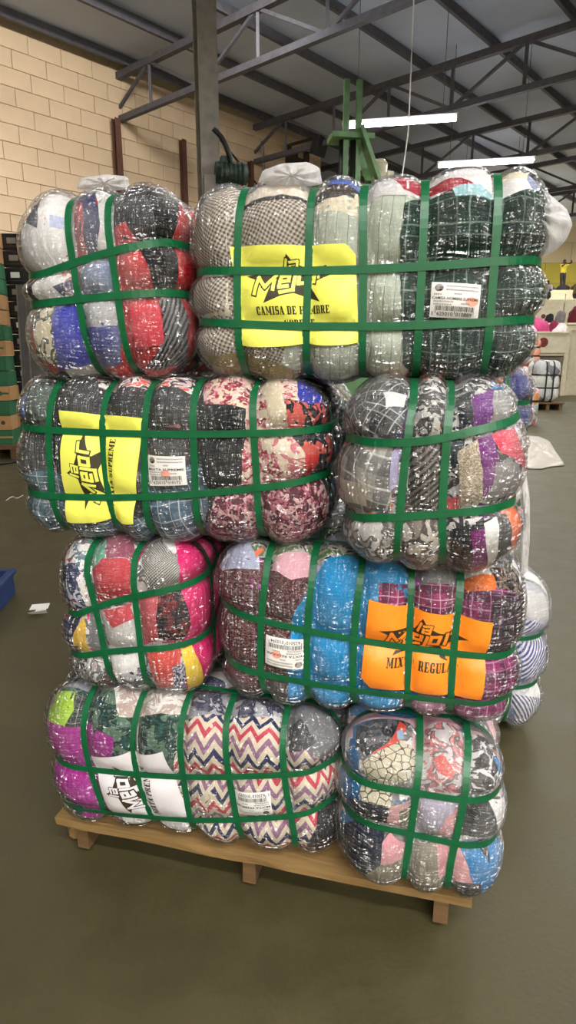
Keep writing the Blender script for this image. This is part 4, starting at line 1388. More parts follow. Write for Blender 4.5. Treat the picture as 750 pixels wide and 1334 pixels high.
# --- bottom layer, right: end-on bale
H, rH = stack_bale('clothing_bale', 'end-on bottom bale with blue left edge and cream crackle-print cloth', (441, 656), 1, 1.51, 0.42, 88,
    [[(549, 955), (547, 988), (540, 1044), (534, 1092), (528, 1130)], [(613, 966), (608, 1020), (596, 1076), (586, 1128)]],
    [[(472, 1016), (540, 1036), (606, 1038), (650, 1026)], [(466, 1064), (536, 1088), (588, 1095), (646, 1088)]],
    Y5, (TURQ, WHITE, GREY, LPINK, (30, 110, 170)),
    [(fab('camo', (150, 148, 146), GREY, WHITE), P_(441, 928, 666, 928, 666, 1166, 441, 1166)),
     (pl((30, 110, 164)), P_(440, 950, 470, 930, 486, 940, 470, 980, 470, 1060, 440, 1080)),
     (fab('camo', (52, 54, 62), (30, 32, 36), (100, 100, 104)), P_(468, 950, 500, 936, 535, 940, 520, 966, 480, 986, 466, 975)),
     (pl((226, 82, 60)), P_(482, 985, 510, 966, 520, 944, 530, 950, 522, 970, 500, 980)),
     (pl((150, 186, 214)), P_(516, 958, 524, 954, 526, 966, 518, 968)),
     (fab('crackle', (214, 206, 180), (70, 62, 48), sc=1.0), P_(474, 994, 494, 980, 522, 968, 546, 980, 544, 1012, 510, 1030, 478, 1020)),
     (pl((130, 128, 122)), P_(510, 1026, 544, 1008, 540, 1036, 516, 1032)),
     (fab('camo', (206, 200, 200), (120, 110, 110), (214, 130, 134), (228, 226, 224)), P_(552, 950, 606, 944, 604, 1036, 546, 1036)),
     (pl((214, 84, 76)), P_(564, 990, 576, 984, 592, 1006, 586, 1014, 570, 1006)),
     (fab('camo', (28, 28, 30), (60, 60, 62), (226, 226, 224), sc=0.9), P_(614, 950, 640, 944, 652, 980, 646, 1030, 608, 1036)),
     (pl((40, 130, 190)), P_(638, 990, 660, 982, 660, 1004, 644, 1010)),
     (pl((196, 110, 112)), P_(640, 952, 660, 956, 660, 982, 642, 984)),
     (fab('crackle', (210, 202, 178), (80, 72, 56), sc=0.9), P_(470, 1018, 512, 1030, 508, 1048, 474, 1038)),
     (pl((60, 62, 68)), P_(460, 1036, 506, 1044, 504, 1074, 464, 1064)),
     (pl((204, 160, 160)), P_(508, 1044, 536, 1044, 534, 1082, 504, 1076)),
     (pl((120, 112, 84)), P_(520, 1052, 538, 1050, 536, 1086, 522, 1082)),
     (pl((178, 172, 190)), P_(546, 1042, 602, 1044, 596, 1090, 538, 1086)),
     (pl((222, 170, 172)), P_(580, 1062, 600, 1050, 596, 1092, 566, 1090)),
     (pl((34, 34, 36)), P_(606, 1044, 648, 1036, 648, 1084, 600, 1090)),
     (pl(WHITE), P_(636, 1040, 650, 1036, 650, 1084, 640, 1086)),
     (pl((38, 44, 62)), P_(446, 1070, 464, 1066, 502, 1080, 494, 1128, 470, 1142, 446, 1120)),
     (pl((226, 164, 172)), P_(498, 1092, 508, 1084, 530, 1100, 524, 1118, 496, 1118)),
     (pl((132, 122, 98)), P_(478, 1130, 496, 1118, 528, 1118, 524, 1145, 490, 1152)),
     (fab('plain', (140, 132, 116)), P_(534, 1096, 572, 1098, 576, 1154, 530, 1150)),
     (pl((212, 152, 156)), P_(568, 1098, 590, 1098, 584, 1140, 572, 1140)),
     (pl((226, 164, 168)), P_(590, 1100, 602, 1098, 616, 1146, 588, 1148)),
     (pl((36, 128, 186)), P_(598, 1098, 650, 1092, 640, 1140, 616, 1156)),
     (pl((40, 40, 44)), P_(620, 1096, 636, 1094, 630, 1118)),
     (pl((86, 86, 90)), P_(586, 1148, 620, 1142, 616, 1166, 584, 1166)),
     ], M_WRAP_MILKY)

for nm, b in (('A', A), ('B', Bb), ('C', C), ('D', D), ('E', E), ('F', Fb), ('G', G), ('H', H)):
    pass


# --- the second row behind the front bales, only glimpsed
def rear_bale(label, dims, ctr, yaw, mixed, seed, wrap=None, nx=5, step=0.03):
    bl = Bale(dims, ctr, yaw, 0.04, 0.15, seed)
    n = lambda k, v: [const(v * (2 * (i + 1) / (k + 1) - 1)) for i in range(k)]
    bl.xs, bl.zs, bl.ys = n(nx, bl.a), n(2, bl.c), n(2, bl.b)
    return bl, build_bale('clothing_bale', label, bl, mat_mixed('mixed_clothes', mixed, seed=seed), wrap or M_WRAP, step)


def behind(b, dist, dx, dz=0.0):
    c, sn = math.cos(b.yaw), math.sin(b.yaw)
    return b.ctr + np.array([-sn * dist + c * dx, c * dist + sn * dx, dz])


rear_bale('dark green bale glimpsed in the gap behind the charcoal cord bale', (0.42, 0.2, 0.2), behind(C, 0.53, 0.05), YAW, ((20, 92, 66), (16, 80, 60), (24, 100, 72), (150, 140, 90)), 101)
rear_bale('grey bale in the rear row behind the turquoise clothes', (0.42, 0.2, 0.19), behind(Fb, 0.53, 0.02), YAW, (GREY, LGREY, CHAR, OFFW), 102)
JB, rJ = rear_bale('bale of blue and white striped clothes standing low behind the right of the stack', (0.2, 0.2, 0.36), (0.99, 2.78, 0.40), YAW, (WHITE, (120, 126, 170), OFFW, LGREY, (190, 190, 200)), 104, M_WRAP_MILKY, nx=2, step=0.02)
garments(JB, rJ, [(fab('stripe', (226, 226, 232), (70, 78, 150), sc=0.9, rot=0.8), P_(668, 800, 715, 815, 708, 870, 668, 890)), (pl(OFFW), P_(668, 770, 715, 775, 712, 805, 668, 800)),
                  (fab('stripe', (226, 226, 232), (60, 66, 120), sc=0.8, rot=-0.6), P_(668, 905, 702, 905, 690, 950, 668, 950))])
rear_bale('grey bale behind the zigzag bale, below the hot pink one', (0.42, 0.2, 0.18), behind(G, 0.53, 0.02), YAW, (GREY, LGREY, CHAR, OFFW), 103)

# --- loose film
def crumple(name, parent_root, bale, P, F, mat):
    """loose film given in world points, parented to its bale"""
    mw = (Matrix.Translation(parent_root.location) @ parent_root.rotation_euler.to_matrix().to_4x4()).inverted()
    o = mesh_obj(name, [mw @ Vector(p) for p in P], F, mat, parent_root, True)
    return o


def bag_tail(bale, root, outline, Y0, thick, seed):
    """a puffed loose bag end: its outline inflated front and back"""
    rs = np.random.RandomState(seed)
    o = np.array(outline, float)
    # resample outline
    n = 40
    d = np.r_[0, np.cumsum(np.linalg.norm(np.diff(np.vstack([o, o[:1]]), axis=0), axis=1))]
    t = np.linspace(0, d[-1], n, endpoint=False)
    oc = np.vstack([o, o[:1]])
    ox = np.interp(t, d, oc[:, 0]); oy = np.interp(t, d, oc[:, 1])
    c = np.array([ox.mean(), oy.mean()])
    P, F = [], []
    R = 9
    for side in (-1, 1):
        for k in range(R + 1):
            f = 1 - k / R
            for i in range(n):
                x = c[0] + (ox[i] - c[0]) * f; y = c[1] + (oy[i] - c[1]) * f
                bump = thick * math.sqrt(max(0, 1 - f * f)) * (1 + 0.35 * math.sin(9 * i * 2 * math.pi / n + seed) * f)
                P.append(at_y(x, y, Y0 + side * bump + 0.006 * rs.uniform(-1, 1)))
    for sd in range(2):
        o0 = sd * (R + 1) * n
        for k in range(R):
            for i in range(n):
                j = (i + 1) % n
                f = (o0 + k * n + i, o0 + k * n + j, o0 + (k + 1) * n + j, o0 + (k + 1) * n + i)
                F.append(f if sd == 0 else f[::-1])
    return crumple('loose_film', root, bale, P, F, M_TAIL)


bag_tail(Bb, rB, [(646, 240), (668, 230), (690, 236), (712, 250), (738, 272), (746, 292), (738, 312), (722, 328), (706, 334), (690, 320), (680, 270)], 1.72, 0.06, 3)
bag_tail(Bb, rB, [(336, 238), (342, 222), (366, 213), (400, 211), (416, 218), (420, 240), (380, 246)], 1.84, 0.07, 5)
bag_tail(A, rA, [(100, 246), (104, 232), (140, 227), (166, 230), (170, 246), (136, 250)], 2.05, 0.06, 6)
bag_tail(D, rD, [(676, 590), (684, 610), (690, 650), (690, 700), (687, 745), (680, 752), (678, 720), (681, 660)], 1.66, 0.02, 7)

# ------------------------------------------------------------------ pallet
def pallet(loc, rz, L, Wd, label, Hh=0.152, rough=True):
    root = empty('pallet', loc, rz, label, 'pallet')
    n = 6
    bw = 0.135
    for k in range(n):
        y = Wd * k / (n - 1)
        rs = random.Random(k)
        bm = bmesh.new()
        add_box(bm, (L / 2, y + (bw / 2 if k == 0 else -bw / 2 if k == n - 1 else 0), Hh - 0.014), (L, bw if k else 0.15, 0.028))
        bmesh.ops.subdivide_edges(bm, edges=[e for e in bm.edges if abs((e.verts[0].co - e.verts[1].co).x) > 0.5], cuts=14)
        for v in bm.verts:
            v.co += Vector((rs.uniform(-.004, .004), rs.uniform(-.003, .003), rs.uniform(-.0015, .0015)))
        bm_obj('deck_board', bm, M_WOOD, root)
    for x in (0.09, L / 2, L - 0.09):
        bm = bmesh.new()
        add_box(bm, (x, Wd / 2, (Hh - 0.028 + 0.02) / 2), (0.045, Wd - 0.03, Hh - 0.028 - 0.02))
        bm_obj('stringer', bm, M_WOOD_D, root)
    for y in (0.22, Wd / 2, Wd - 0.08):
        bm = bmesh.new()
        add_box(bm, (L / 2, y, 0.011), (L - 0.02, 0.1, 0.022))
        bm_obj('bottom_board', bm, M_WOOD_D, root)
    return root


pf0, pf1 = on_floor(73, 1063, 0.152), on_floor(598, 1168, 0.152)
pang = math.atan2(pf1.y - pf0.y, pf1.x - pf0.x)
pl_len = (pf1 - pf0).length + 0.04
PAL = pallet((pf0.x, pf0.y, 0), pang, pl_len, 1.12, 'worn wooden pallet under the stack of bales')
blk = at_y(105, 1108, 1.95)
sb_ = empty('wood_offcut', (blk.x, blk.y, 0), 0.5, 'short offcut of timber under the left end of the pallet', 'wood block')
bm = bmesh.new(); add_cyl(bm, (0, 0, 0.035), (0.0, 0.2, 0.035), 0.035, 0.032, n=10); bm_obj('offcut', bm, M_WOOD, sb_)

# ------------------------------------------------------------------ neighbour stack behind, at the right
nb = at_y(650, 545, 2.95)
nb_yaw = math.radians(-6)
N3, _ = rear_bale('white and navy wrapped bale behind the end-on purple and black one', (0.19, 0.3, 0.215), (nb.x, 3.25, nb.z + 0.0), nb_yaw, (NAVY, (46, 50, 120), WHITE, LGREY, (200, 120, 90)), 111, M_WRAP_MILKY, nx=2, step=0.02)
hh = 2 * (0.215 + 0.035)
N2, _ = rear_bale('orange and lilac wrapped bale low behind the right of the stack', (0.19, 0.3, 0.215), (nb.x - 0.01, 3.25, nb.z - hh), nb_yaw, (ORNG, (222, 130, 90), LAV, WHITE), 112, M_WRAP_MILKY, nx=2, step=0.03)
zb = nb.z - 2 * hh
N1, _ = rear_bale('lowest wrapped bale of the stack standing behind', (0.19, 0.3, 0.215), (nb.x - 0.02, 3.25, zb), nb_yaw, (GREY, LGREY, BLUEG), 113, M_WRAP_MILKY, nx=2, step=0.05)
pallet((nb.x - 0.22, 3.0, 0), nb_yaw, 0.44, 0.5, 'small wooden pallet under the rear stack', Hh=max(0.1, zb - 0.252))
# ------------------------------------------------------------------ left background: cartons against the block wall
rsn = random.Random(9)
CY0 = 10.6
pat = 'gtgbbgbGGbGbgb'
c_bot = on_floor(20, 596)
cart_w, cart_h = 0.62, 0.245
cx0 = c_bot.x - 0.1
cpal = empty('low_platform', (cx0 - 0.2, CY0 + 0.2, 0), 0.1, 'low grey wooden platform under the carton column', 'platform')
for k in range(3):
    box('plank', (0, -0.3 + 0.3 * k, 0.2), (0.8, 0.28, 0.06), M_WOOD_D, cpal)
for sx in (-0.32, 0, 0.32):
    box('bearer', (sx, 0, 0.085), (0.12, 0.8, 0.17), M_WOOD_D, cpal)
n_c = 14
names = ['lowest', 'second', 'third', 'fourth', 'fifth', 'sixth', 'seventh', 'eighth', 'ninth', 'tenth', 'eleventh', 'twelfth', 'thirteenth', 'topmost']
for k in range(n_c):
    z = 0.23 + cart_h * k
    g = k in (0, 2, 4, 5, 7, 10, 11)
    m, o = (M_CARTON_G, M_CARTON) if g else (M_CARTON, M_CARTON_G)
    colr = 'green' if g else 'brown'
    ro = empty('carton', (cx0 - 0.22 + rsn.uniform(-.015, .015), CY0 + 0.2, z), 0.1 + rsn.uniform(-0.03, 0.03),
               f'{colr} carton, {names[k]} of the tall column at the left edge', 'carton', 'cartons stacked at the left edge')
    box('carton_body', (0, 0, cart_h / 2 - 0.003), (cart_w, 0.5, cart_h - 0.008), m, ro, bevel=0.006)
    box('tape', (0, -0.252, cart_h / 2), (cart_w * 0.98, 0.004, 0.03), M_CARTON_G if not g else M_CARTON, ro) if k % 3 == 0 else None
    if not g:
        bm = bmesh.new(); add_cyl(bm, (0.17, -0.2525, cart_h / 2), (0.17, -0.25, cart_h / 2), 0.035, n=14); bm_obj('printed_mark', bm, M_PLASTER_DARK, ro)
# black film wrapped boxes beside them
for k in range(13):
    z = 0.16 + 0.272 * k
    ro = empty('wrapped_box', (at_y(40, 400, CY0 + 0.9).x + rsn.uniform(-.01, .01), CY0 + 0.9, z), 0.05, f'black film-wrapped box, {(names[:12] + ["topmost"])[k]} of the dark column beside the cartons', 'box', 'black wrapped boxes')
    box('box_body', (0, 0, 0.132), (0.62, 0.5, 0.262), M_BLACKBOX, ro, bevel=0.015)
    box('film_band', (0, 0, 0.05), (0.632, 0.512, 0.03), M_DARK, ro, bevel=0.004)
    box('shipping_label', (-0.12, -0.2535, 0.15), (0.15, 0.004, 0.09), M_PAPER if k % 3 == 1 else M_BIN_D, ro)
bpal = empty('low_platform', (at_y(40, 400, CY0 + 0.9).x, CY0 + 0.9, 0), 0.05, 'low dark wooden platform under the black wrapped boxes', 'platform')
for k in range(2):
    box('plank', (0, -0.13 + 0.26 * k, 0.13), (0.75, 0.24, 0.05), M_WOOD_D, bpal)
for sx in (-0.3, 0.3):
    box('bearer', (sx, 0, 0.05), (0.1, 0.5, 0.1), M_WOOD_D, bpal)
# grey boards leaning in front of the black boxes
M_GB = simple('grey_painted_board', (92, 90, 88), 0.7, noise=0.15)
for k, (px, w, lean, lab) in enumerate(((31, 0.30, 0.1, 'narrow grey board leaning in front of the black wrapped boxes'), (44, 0.26, 0.08, 'wider grey board leaning behind the top left bale'))):
    b0 = at_y(px, 500, CY0 + 0.05)
    ro = empty('leaning_board', (b0.x + 0.12, CY0 + 0.02 - 0.1 * k, 0), 0.0, lab, 'board')
    box('board', (0, 0.12, 1.42), (w, 0.04, 2.84), M_GB, ro, rx=-lean)
    box('edge_strip', (-w / 2 - 0.011, 0.12, 1.42), (0.02, 0.05, 2.84), M_STEEL_GREY, ro, rx=-lean)

# floor things at the left
for k, (pts, lab) in enumerate((([(-20, 588), (6, 592), (24, 590), (60, 600)], 'dark hose lying on the floor by the cartons, the farther one'),
                               ([(-20, 606), (4, 604), (22, 601), (60, 596)], 'dark hose lying on the floor by the cartons, the nearer one'))):
    t_ = tube('floor_hose', [on_floor(x, y, 0.02) for x, y in pts], 0.02, M_DARK)
    tag(t_, lab, 'hose', 'hoses on the floor')
t_ = tube('film_strand', [on_floor(8, 652, 0.004), on_floor(16, 647, 0.006), on_floor(22, 649, 0.004), on_floor(30, 645, 0.005)], 0.004, M_PAPER)
tag(t_, 'thin white strand of film on the floor at the left', 'film strand')
# folded paper scrap
pc_ = on_floor(51, 797)
sc_ = empty('paper_scrap', (pc_.x, pc_.y, 0), 0.15, 'small folded white paper scrap on the floor at the left', 'paper')
def flap(name, pts, parent):
    n = len(pts)
    V = [Vector(p) for p in pts] + [Vector(p) + Vector((0, 0, 0.0015)) for p in pts]
    F = [tuple(range(n))[::-1], tuple(range(n, 2 * n))] + [(i, (i + 1) % n, n + (i + 1) % n, n + i) for i in range(n)]
    return mesh_obj(name, V, F, M_PAPER, parent)
flap('flap', [(-.075, .03, .004), (.05, .04, .004), (.06, .075, .03), (-.06, .065, .03)], sc_)
flap('fold', [(-.03, -.04, .002), (.045, -.04, .002), (.04, .04, .002), (-.028, .04, .002)], sc_)
flap('flap', [(-.055, -.085, .03), (.06, -.07, .04), (.065, -.04, .004), (-.045, -.045, .004)], sc_)
# blue crate at the left edge
bc = on_floor(12, 808)
ck = Matrix.Rotation(0.1, 3, 'Z') @ Vector((0.24, -0.25, 0))
cr = empty('blue_crate', (bc.x - ck.x - 0.09, bc.y - ck.y, 0), 0.1, 'dark blue plastic crate cut off by the left edge', 'crate')
ch = 0.2
for nm, c_, s_ in (('side_wall', (0.205, 0, ch / 2), (0.03, 0.46, ch)), ('side_wall', (-0.205, 0, ch / 2), (0.03, 0.46, ch)), ('end_wall', (0, -0.215, ch / 2), (0.38, 0.03, ch)),
                   ('end_wall', (0, 0.215, ch / 2), (0.38, 0.03, ch)), ('crate_floor', (0, 0, 0.015), (0.38, 0.4, 0.03))):
    box(nm, c_, s_, M_BLUE, cr, bevel=0.006)
for sx, sy, wx, wy in ((0, -0.235, 0.46, 0.03), (0, 0.235, 0.46, 0.03), (0.225, 0, 0.03, 0.5), (-0.225, 0, 0.03, 0.5)):
    box('rim', (sx, sy, ch - 0.02), (wx, wy, 0.035), M_BLUE, cr, bevel=0.008)

# ------------------------------------------------------------------ right background
# film sheet on the floor
sh_px = [(684, 568), (700, 569), (715, 575), (724, 590), (736, 607), (716, 609), (700, 613), (684, 611)]
V = [on_floor(x, y) for x, y in sh_px]
cen = sum(V, Vector()) / len(V)
rs = np.random.RandomState(5)
P, F, n, R = [], [], 32, 7
oc = np.array([[v.x, v.y] for v in V] + [[V[0].x, V[0].y]])
d = np.r_[0, np.cumsum(np.linalg.norm(np.diff(oc, axis=0), axis=1))]
tt = np.linspace(0, d[-1], n, endpoint=False)
ox, oy = np.interp(tt, d, oc[:, 0]), np.interp(tt, d, oc[:, 1])
for k in range(R + 1):
    f = 1 - k / (R + 0.5)
    for i in range(n):
        P.append((cen.x + (ox[i] - cen.x) * f - cen.x, cen.y + (oy[i] - cen.y) * f - cen.y, 0.012 + 0.03 * abs(rs.uniform(-1, 1)) * (k > 0)))
for k in range(R):
    for i in range(n):
        j = (i + 1) % n
        F.append((k * n + i, k * n + j, (k + 1) * n + j, (k + 1) * n + i))
F.append(tuple(R * n + i for i in range(n)))
fs = mesh_obj('film_sheet', P, F, simple('white_film_sheet', (176, 168, 158), 0.4, noise=0.06), None, True)
fs.location = (cen.x, cen.y, 0)
sol = fs.modifiers.new('thickness', 'SOLIDIFY'); sol.thickness = 0.004
tag(fs, 'crumpled white plastic film sheet lying on the floor at the right', 'plastic sheet')

# bales standing on the far floor
def far_bale(label, bb, Y, depth, mixed, seed, xs=(-0.33, 0.33), strap=None):
    p = at_y((bb[0] + bb[1]) / 2, (bb[2] + bb[3]) / 2, Y)
    k = ((np.array(p) - CAMP) @ FWD) / FPX
    a, c = (bb[1] - bb[0]) / 2 * k, (bb[3] - bb[2]) / 2 * k
    Bq = 0.1 * min(a, c)
    bl = Bale((a - Bq, depth, c - Bq), (p.x, p.y + depth, p.z), 0.0, Bq, 0.5 * min(a, c), seed)
    bl.wp = bl.wp * 1.0
    bl.xs = [const(v * bl.a) for v in xs]
    bl.zs = [const(-0.33 * bl.c), const(0.33 * bl.c)]
    bl.ys = [const(0.0)]
    return bl, build_bale('clothing_bale', label, bl, mat_mixed('mixed_clothes', mixed, 3.0, seed=seed), None, 0.07, 0.05, strap or M_STRAP_DARK)


far = empty('low_pallet', (0, 0, 0), 0, 'low brown pallet under the grey far bale', 'pallet')
fb, frt = far_bale('grey and white far bale with dark straps beside the bins', (700, 731, 470, 524), 19.6, 0.5, (LGREY, OFFW, GREY, (190, 190, 184)), 201)
zb = fb.ctr[2] - fb.c - fb.B
far.location = (fb.ctr[0], fb.ctr[1], 0)
for k in range(5):
    box('deck_board', (0, -0.5 + 0.25 * k, zb - 0.02), (1.0, 0.2, 0.04), M_WOOD_D, far)
for sx in (-0.4, 0, 0.4):
    box('stringer', (sx, 0, (zb - 0.04) / 2), (0.1, 1.15, zb - 0.04), M_WOOD_D, far)
far_bale('pink far bale with orange top standing right of the stack', (678, 703, 505, 557), 15.3, 0.35, (LPINK, (226, 120, 140), (232, 160, 90), (170, 190, 190)), 202, (0.0,))
mb, _ = far_bale('maroon and white far bale below the peach one', (676, 709, 476, 532), 21.5, 0.5, ((150, 60, 80), OFFW, (190, 110, 120)), 203)
far_bale('peach coloured far bale on top of the maroon one', (680, 706, 440, 476), 21.5, 0.45, ((236, 170, 140), (226, 140, 110), OFFW), 204, (0.0,))

# bin tower with clothes
def storage_bin(label, x0, x1, y0, y1, z0, z1, dot=None):
    root = empty('storage_bin', ((x0 + x1) / 2, (y0 + y1) / 2, z0), 0, label, 'bin')
    w, dpt, h, t = x1 - x0, y1 - y0, z1 - z0, 0.07
    box('front_panel', (0, -dpt / 2 + t / 2, h / 2), (w, t, h), M_BIN, root, bevel=0.015)
    box('back_panel', (0, dpt / 2 - t / 2, h / 2), (w, t, h), M_BIN, root, bevel=0.015)
    for sx in (-1, 1):
        box('side_panel', (sx * (w / 2 - t / 2), 0, h / 2), (t, dpt - 2 * t, h), M_BIN, root, bevel=0.015)
    box('bin_floor', (0, 0, 0.04), (w - 2 * t, dpt - 2 * t, 0.08), M_BIN, root)
    for sy in (-1, 1):
        box('rim', (0, sy * (dpt / 2 - 0.02), h - 0.04), (w + 0.08, 0.12, 0.08), M_BIN, root, bevel=0.02)
    if dot is not None:
        bm = bmesh.new(); add_cyl(bm, (dot[0], -dpt / 2 - 0.012, dot[1]), (dot[0], -dpt / 2 + 0.01, dot[1]), dot[2], n=24)
        bm_obj('red_disc', bm, M_MAROON, root)
    return root


def zat(py, Y, px=720):
    return at_y(px, py, Y).z
YB1 = 26.0
xl, xr = at_y(680, 445, YB1).x, at_y(738, 445, YB1).x
zt, zm = zat(432, YB1), zat(460, YB1)
dp = at_y(707.5, 446, YB1)
bin1 = storage_bin('white plastic bin with a maroon disc, heaped with clothes, right of the stack', xl, xr, YB1, YB1 + 1.6, zm, zt, (dp.x - (xl + xr) / 2, dp.z - zm, 0.19))
# its rack
rk = empty('bin_rack', ((xl + xr) / 2, YB1 + 0.8, 0), 0, 'pale steel rack carrying the bin with the maroon disc', 'rack')
w_ = xr - xl
for sx in (-1, 1):
    for sy in (-1, 1):
        box('post', (sx * (w_ / 2 + 0.06), sy * 0.74, zm / 2 + 0.5), (0.16 if sx > 0 else 0.1, 0.1, zm + 1.0), M_BIN, rk)
box('shelf', (0, 0, zm - 0.06), (w_ + 0.02, 1.5, 0.1), M_BIN, rk)
box('back_board', (0, -0.6, zm - 0.5), (w_, 0.06, 0.76), M_BIN_D, rk)
box('back_board', (0, 0.6, zm * 0.42), (w_, 0.06, zm * 0.7), M_BIN_D, rk)
# a second bin at the right edge of view
x2 = at_y(742, 445, YB1).x + 0.1
bin2 = storage_bin('pale bin stack at the right edge next to the disc bin', x2, x2 + 2.2, YB1 + 0.2, YB1 + 2.0, 0.0, zat(428, YB1), None)
# raised sorting platform behind
PY = 30.0
zt2 = zat(390, PY)
plat = empty('sorting_platform', (at_y(735, 400, PY).x, PY, 0), 0, 'white raised sorting platform behind the bins', 'platform')
box('deck', (0, 2.4, zt2 - 0.1), (9.0, 4.6, 0.2), M_BIN, plat)
for k in range(4):
    box('front_board', (-3.4 + 2.26 * k, 0.05, zt2 - 0.75), (2.22, 0.08, 1.3), M_BIN, plat, bevel=0.01)
for sx in (-4.2, -1.4, 1.4, 4.2):
    box('post', (sx, 0.2, zt2 / 2 - 0.1), (0.2, 0.2, zt2 - 0.2), M_BIN_D, plat)
    box('post', (sx, 4.4, zt2 / 2 - 0.1), (0.2, 0.2, zt2 - 0.2), M_BIN_D, plat)
dp2 = at_y(707.5, 412, PY)
bm = bmesh.new(); add_cyl(bm, (dp2.x - plat.location.x, -0.02, dp2.z), (dp2.x - plat.location.x, 0.03, dp2.z), 0.1, n=20); bm_obj('red_disc', bm, M_MAROON, plat)
PY2 = 34.8
zt3 = zat(380, PY2 + 1)
plat2 = empty('sorting_platform', (at_y(735, 400, PY2).x, PY2, 0), 0, 'higher rear sorting platform with the dark clothes heap', 'platform')
box('deck', (0, 2.0, zt3 - 0.1), (10.0, 4.0, 0.2), M_BIN, plat2)
for k in range(4):
    box('front_board', (-3.75 + 2.5 * k, 0.05, zt3 - 0.6), (2.46, 0.08, 1.0), M_BIN, plat2)
for sx in (-4.6, 0, 4.6):
    box('post', (sx, 0.3, zt3 / 2 - 0.1), (0.2, 0.2, zt3 - 0.2), M_BIN_D, plat2)
    box('post', (sx, 3.7, zt3 / 2 - 0.1), (0.2, 0.2, zt3 - 0.2), M_BIN_D, plat2)


def clothing(p, s, mat, label, seed):
    """one crumpled garment: a folded, flattened lump with creases"""
    bm = bmesh.new()
    bmesh.ops.create_icosphere(bm, subdivisions=3, radius=1.0)
    rs = np.random.RandomState(seed)
    K = rs.uniform(-4, 4, (6, 3)); ph = rs.uniform(0, 6, 6)
    for v in bm.verts:
        c = np.array(v.co)
        f = 1 + 0.13 * sum(abs(math.sin(c @ K[i] + ph[i])) - 0.6 for i in range(6))
        v.co = Vector((c[0] * f * s[0], c[1] * f * s[1], max(-0.35, c[2] * f) * s[2] + 0.35 * s[2]))
    o = bm_obj('garment_heap', bm, mat, None, True)
    o.location = p
    return tag(o, label, 'clothes', 'loose clothes on the bins and platforms')


gx = lambda px, Y: at_y(px, 440, Y).x
zbin = zm + 0.3
heap = [((gx(697, 26.6), 26.7, zt - 0.28), (0.55, 0.45, 0.6), (206, 74, 130), 'pink garment heaped on the bin with the maroon disc'),
        ((gx(718, 27.3), 27.3, zt - 0.25), (0.3, 0.3, 0.5), (128, 30, 62), 'maroon garment beside the pink one on the bin'),
        ((gx(729, 26.6), 26.6, zt - 0.26), (0.32, 0.35, 0.4), (230, 222, 220), 'white garment drooping on the right of the bin heap')]
for i, (p, s, c, lb) in enumerate(heap):
    clothing(p, s, simple('heap_cloth', c, 0.9, bump=0.6, bscale=6), lb, 300 + i)
inner = box('liner', (0, 0, (zt - zm) * 0.55), ((xr - xl) * 0.9, 1.4, (zt - zm) * 0.55), M_BIN_D, bin1)
hp2 = [((gx(713, 28.8), (28.8), 0), (0.18, 0.2, 0.3), (34, 30, 36), 'black garment on the shelf behind the bin heap', 416),
       ((gx(727, 28.8), (28.8), 0), (0.2, 0.24, 0.4), (128, 122, 122), 'grey garment on the shelf behind the bin heap', 412),
       ((gx(745, 28.8), (28.8), 0), (0.26, 0.28, 0.48), (96, 24, 36), 'dark red garment on the shelf at the right edge', 414)]
shz = zat(421, 28.8)
rk2 = empty('clothes_shelf', (gx(730, 28.8), 28.8, 0), 0, 'pale shelf behind the disc bin carrying dark garments', 'shelf')
box('shelf_board', (0, 0, shz - 0.04), (3.6, 0.9, 0.08), M_BIN, rk2)
for sx in (-1.6, 1.6):
    for sy in (-0.35, 0.35):
        box('post', (sx, sy, shz / 2 - 0.04), (0.1, 0.1, shz - 0.08), M_BIN, rk2)
for i, (p, s, c, lb, py) in enumerate(hp2):
    clothing((p[0], p[1], shz - 0.01), s, simple('heap_cloth', c, 0.9, bump=0.6, bscale=6), lb, 320 + i)
for i, (px, c, s, lb) in enumerate(((725, (40, 38, 46), (0.3, 0.3, 0.22), 'dark heap of clothes at the standing person\'s feet'), (744, (54, 52, 58), (0.3, 0.3, 0.26), 'charcoal heap of clothes at the right edge of the rear platform'),
                                    (708, (70, 72, 90), (0.26, 0.26, 0.2), 'small blue-grey heap of clothes by the seated person'))):
    clothing((gx(px, PY2 + 0.5), PY2 + 0.4, zt3), s, simple('heap_cloth', c, 0.9, bump=0.6, bscale=6), lb, 340 + i)


# people: one skinned body each
def person(loc, rz, pose, shirt, trousers, label):
    root = empty('person', loc, rz, label, 'person')
    J, Eg, R = pose
    me = bpy.data.meshes.new('body')
    me.from_pydata([Vector(p) for p in J], Eg, [])
    o = bpy.data.objects.new('body', me)
    COL.objects.link(o)
    o.parent = root
    sk = o.modifiers.new('skin', 'SKIN')
    for i, v in enumerate(me.skin_vertices[0].data):
        r = R[i]
        v.radius = r if isinstance(r, tuple) else (r, r)
        v.use_root = (i == 0)
    sk.use_smooth_shade = True
    sb = o.modifiers.new('smooth', 'SUBSURF'); sb.levels = 2; sb.render_levels = 2
    dg = bpy.context.evaluated_depsgraph_get()
    m2 = bpy.data.meshes.new_from_object(o.evaluated_get(dg))
    bpy.data.objects.remove(o); bpy.data.meshes.remove(me)
    for m in (M_SKIN, shirt, trousers, M_DARK):
        m2.materials.append(m)
    return root, m2


def dress(root, m2, rule):
    for p in m2.polygons:
        p.material_index = rule(p.center)
        p.use_smooth = True
    return link_mesh('body', m2, None, root)


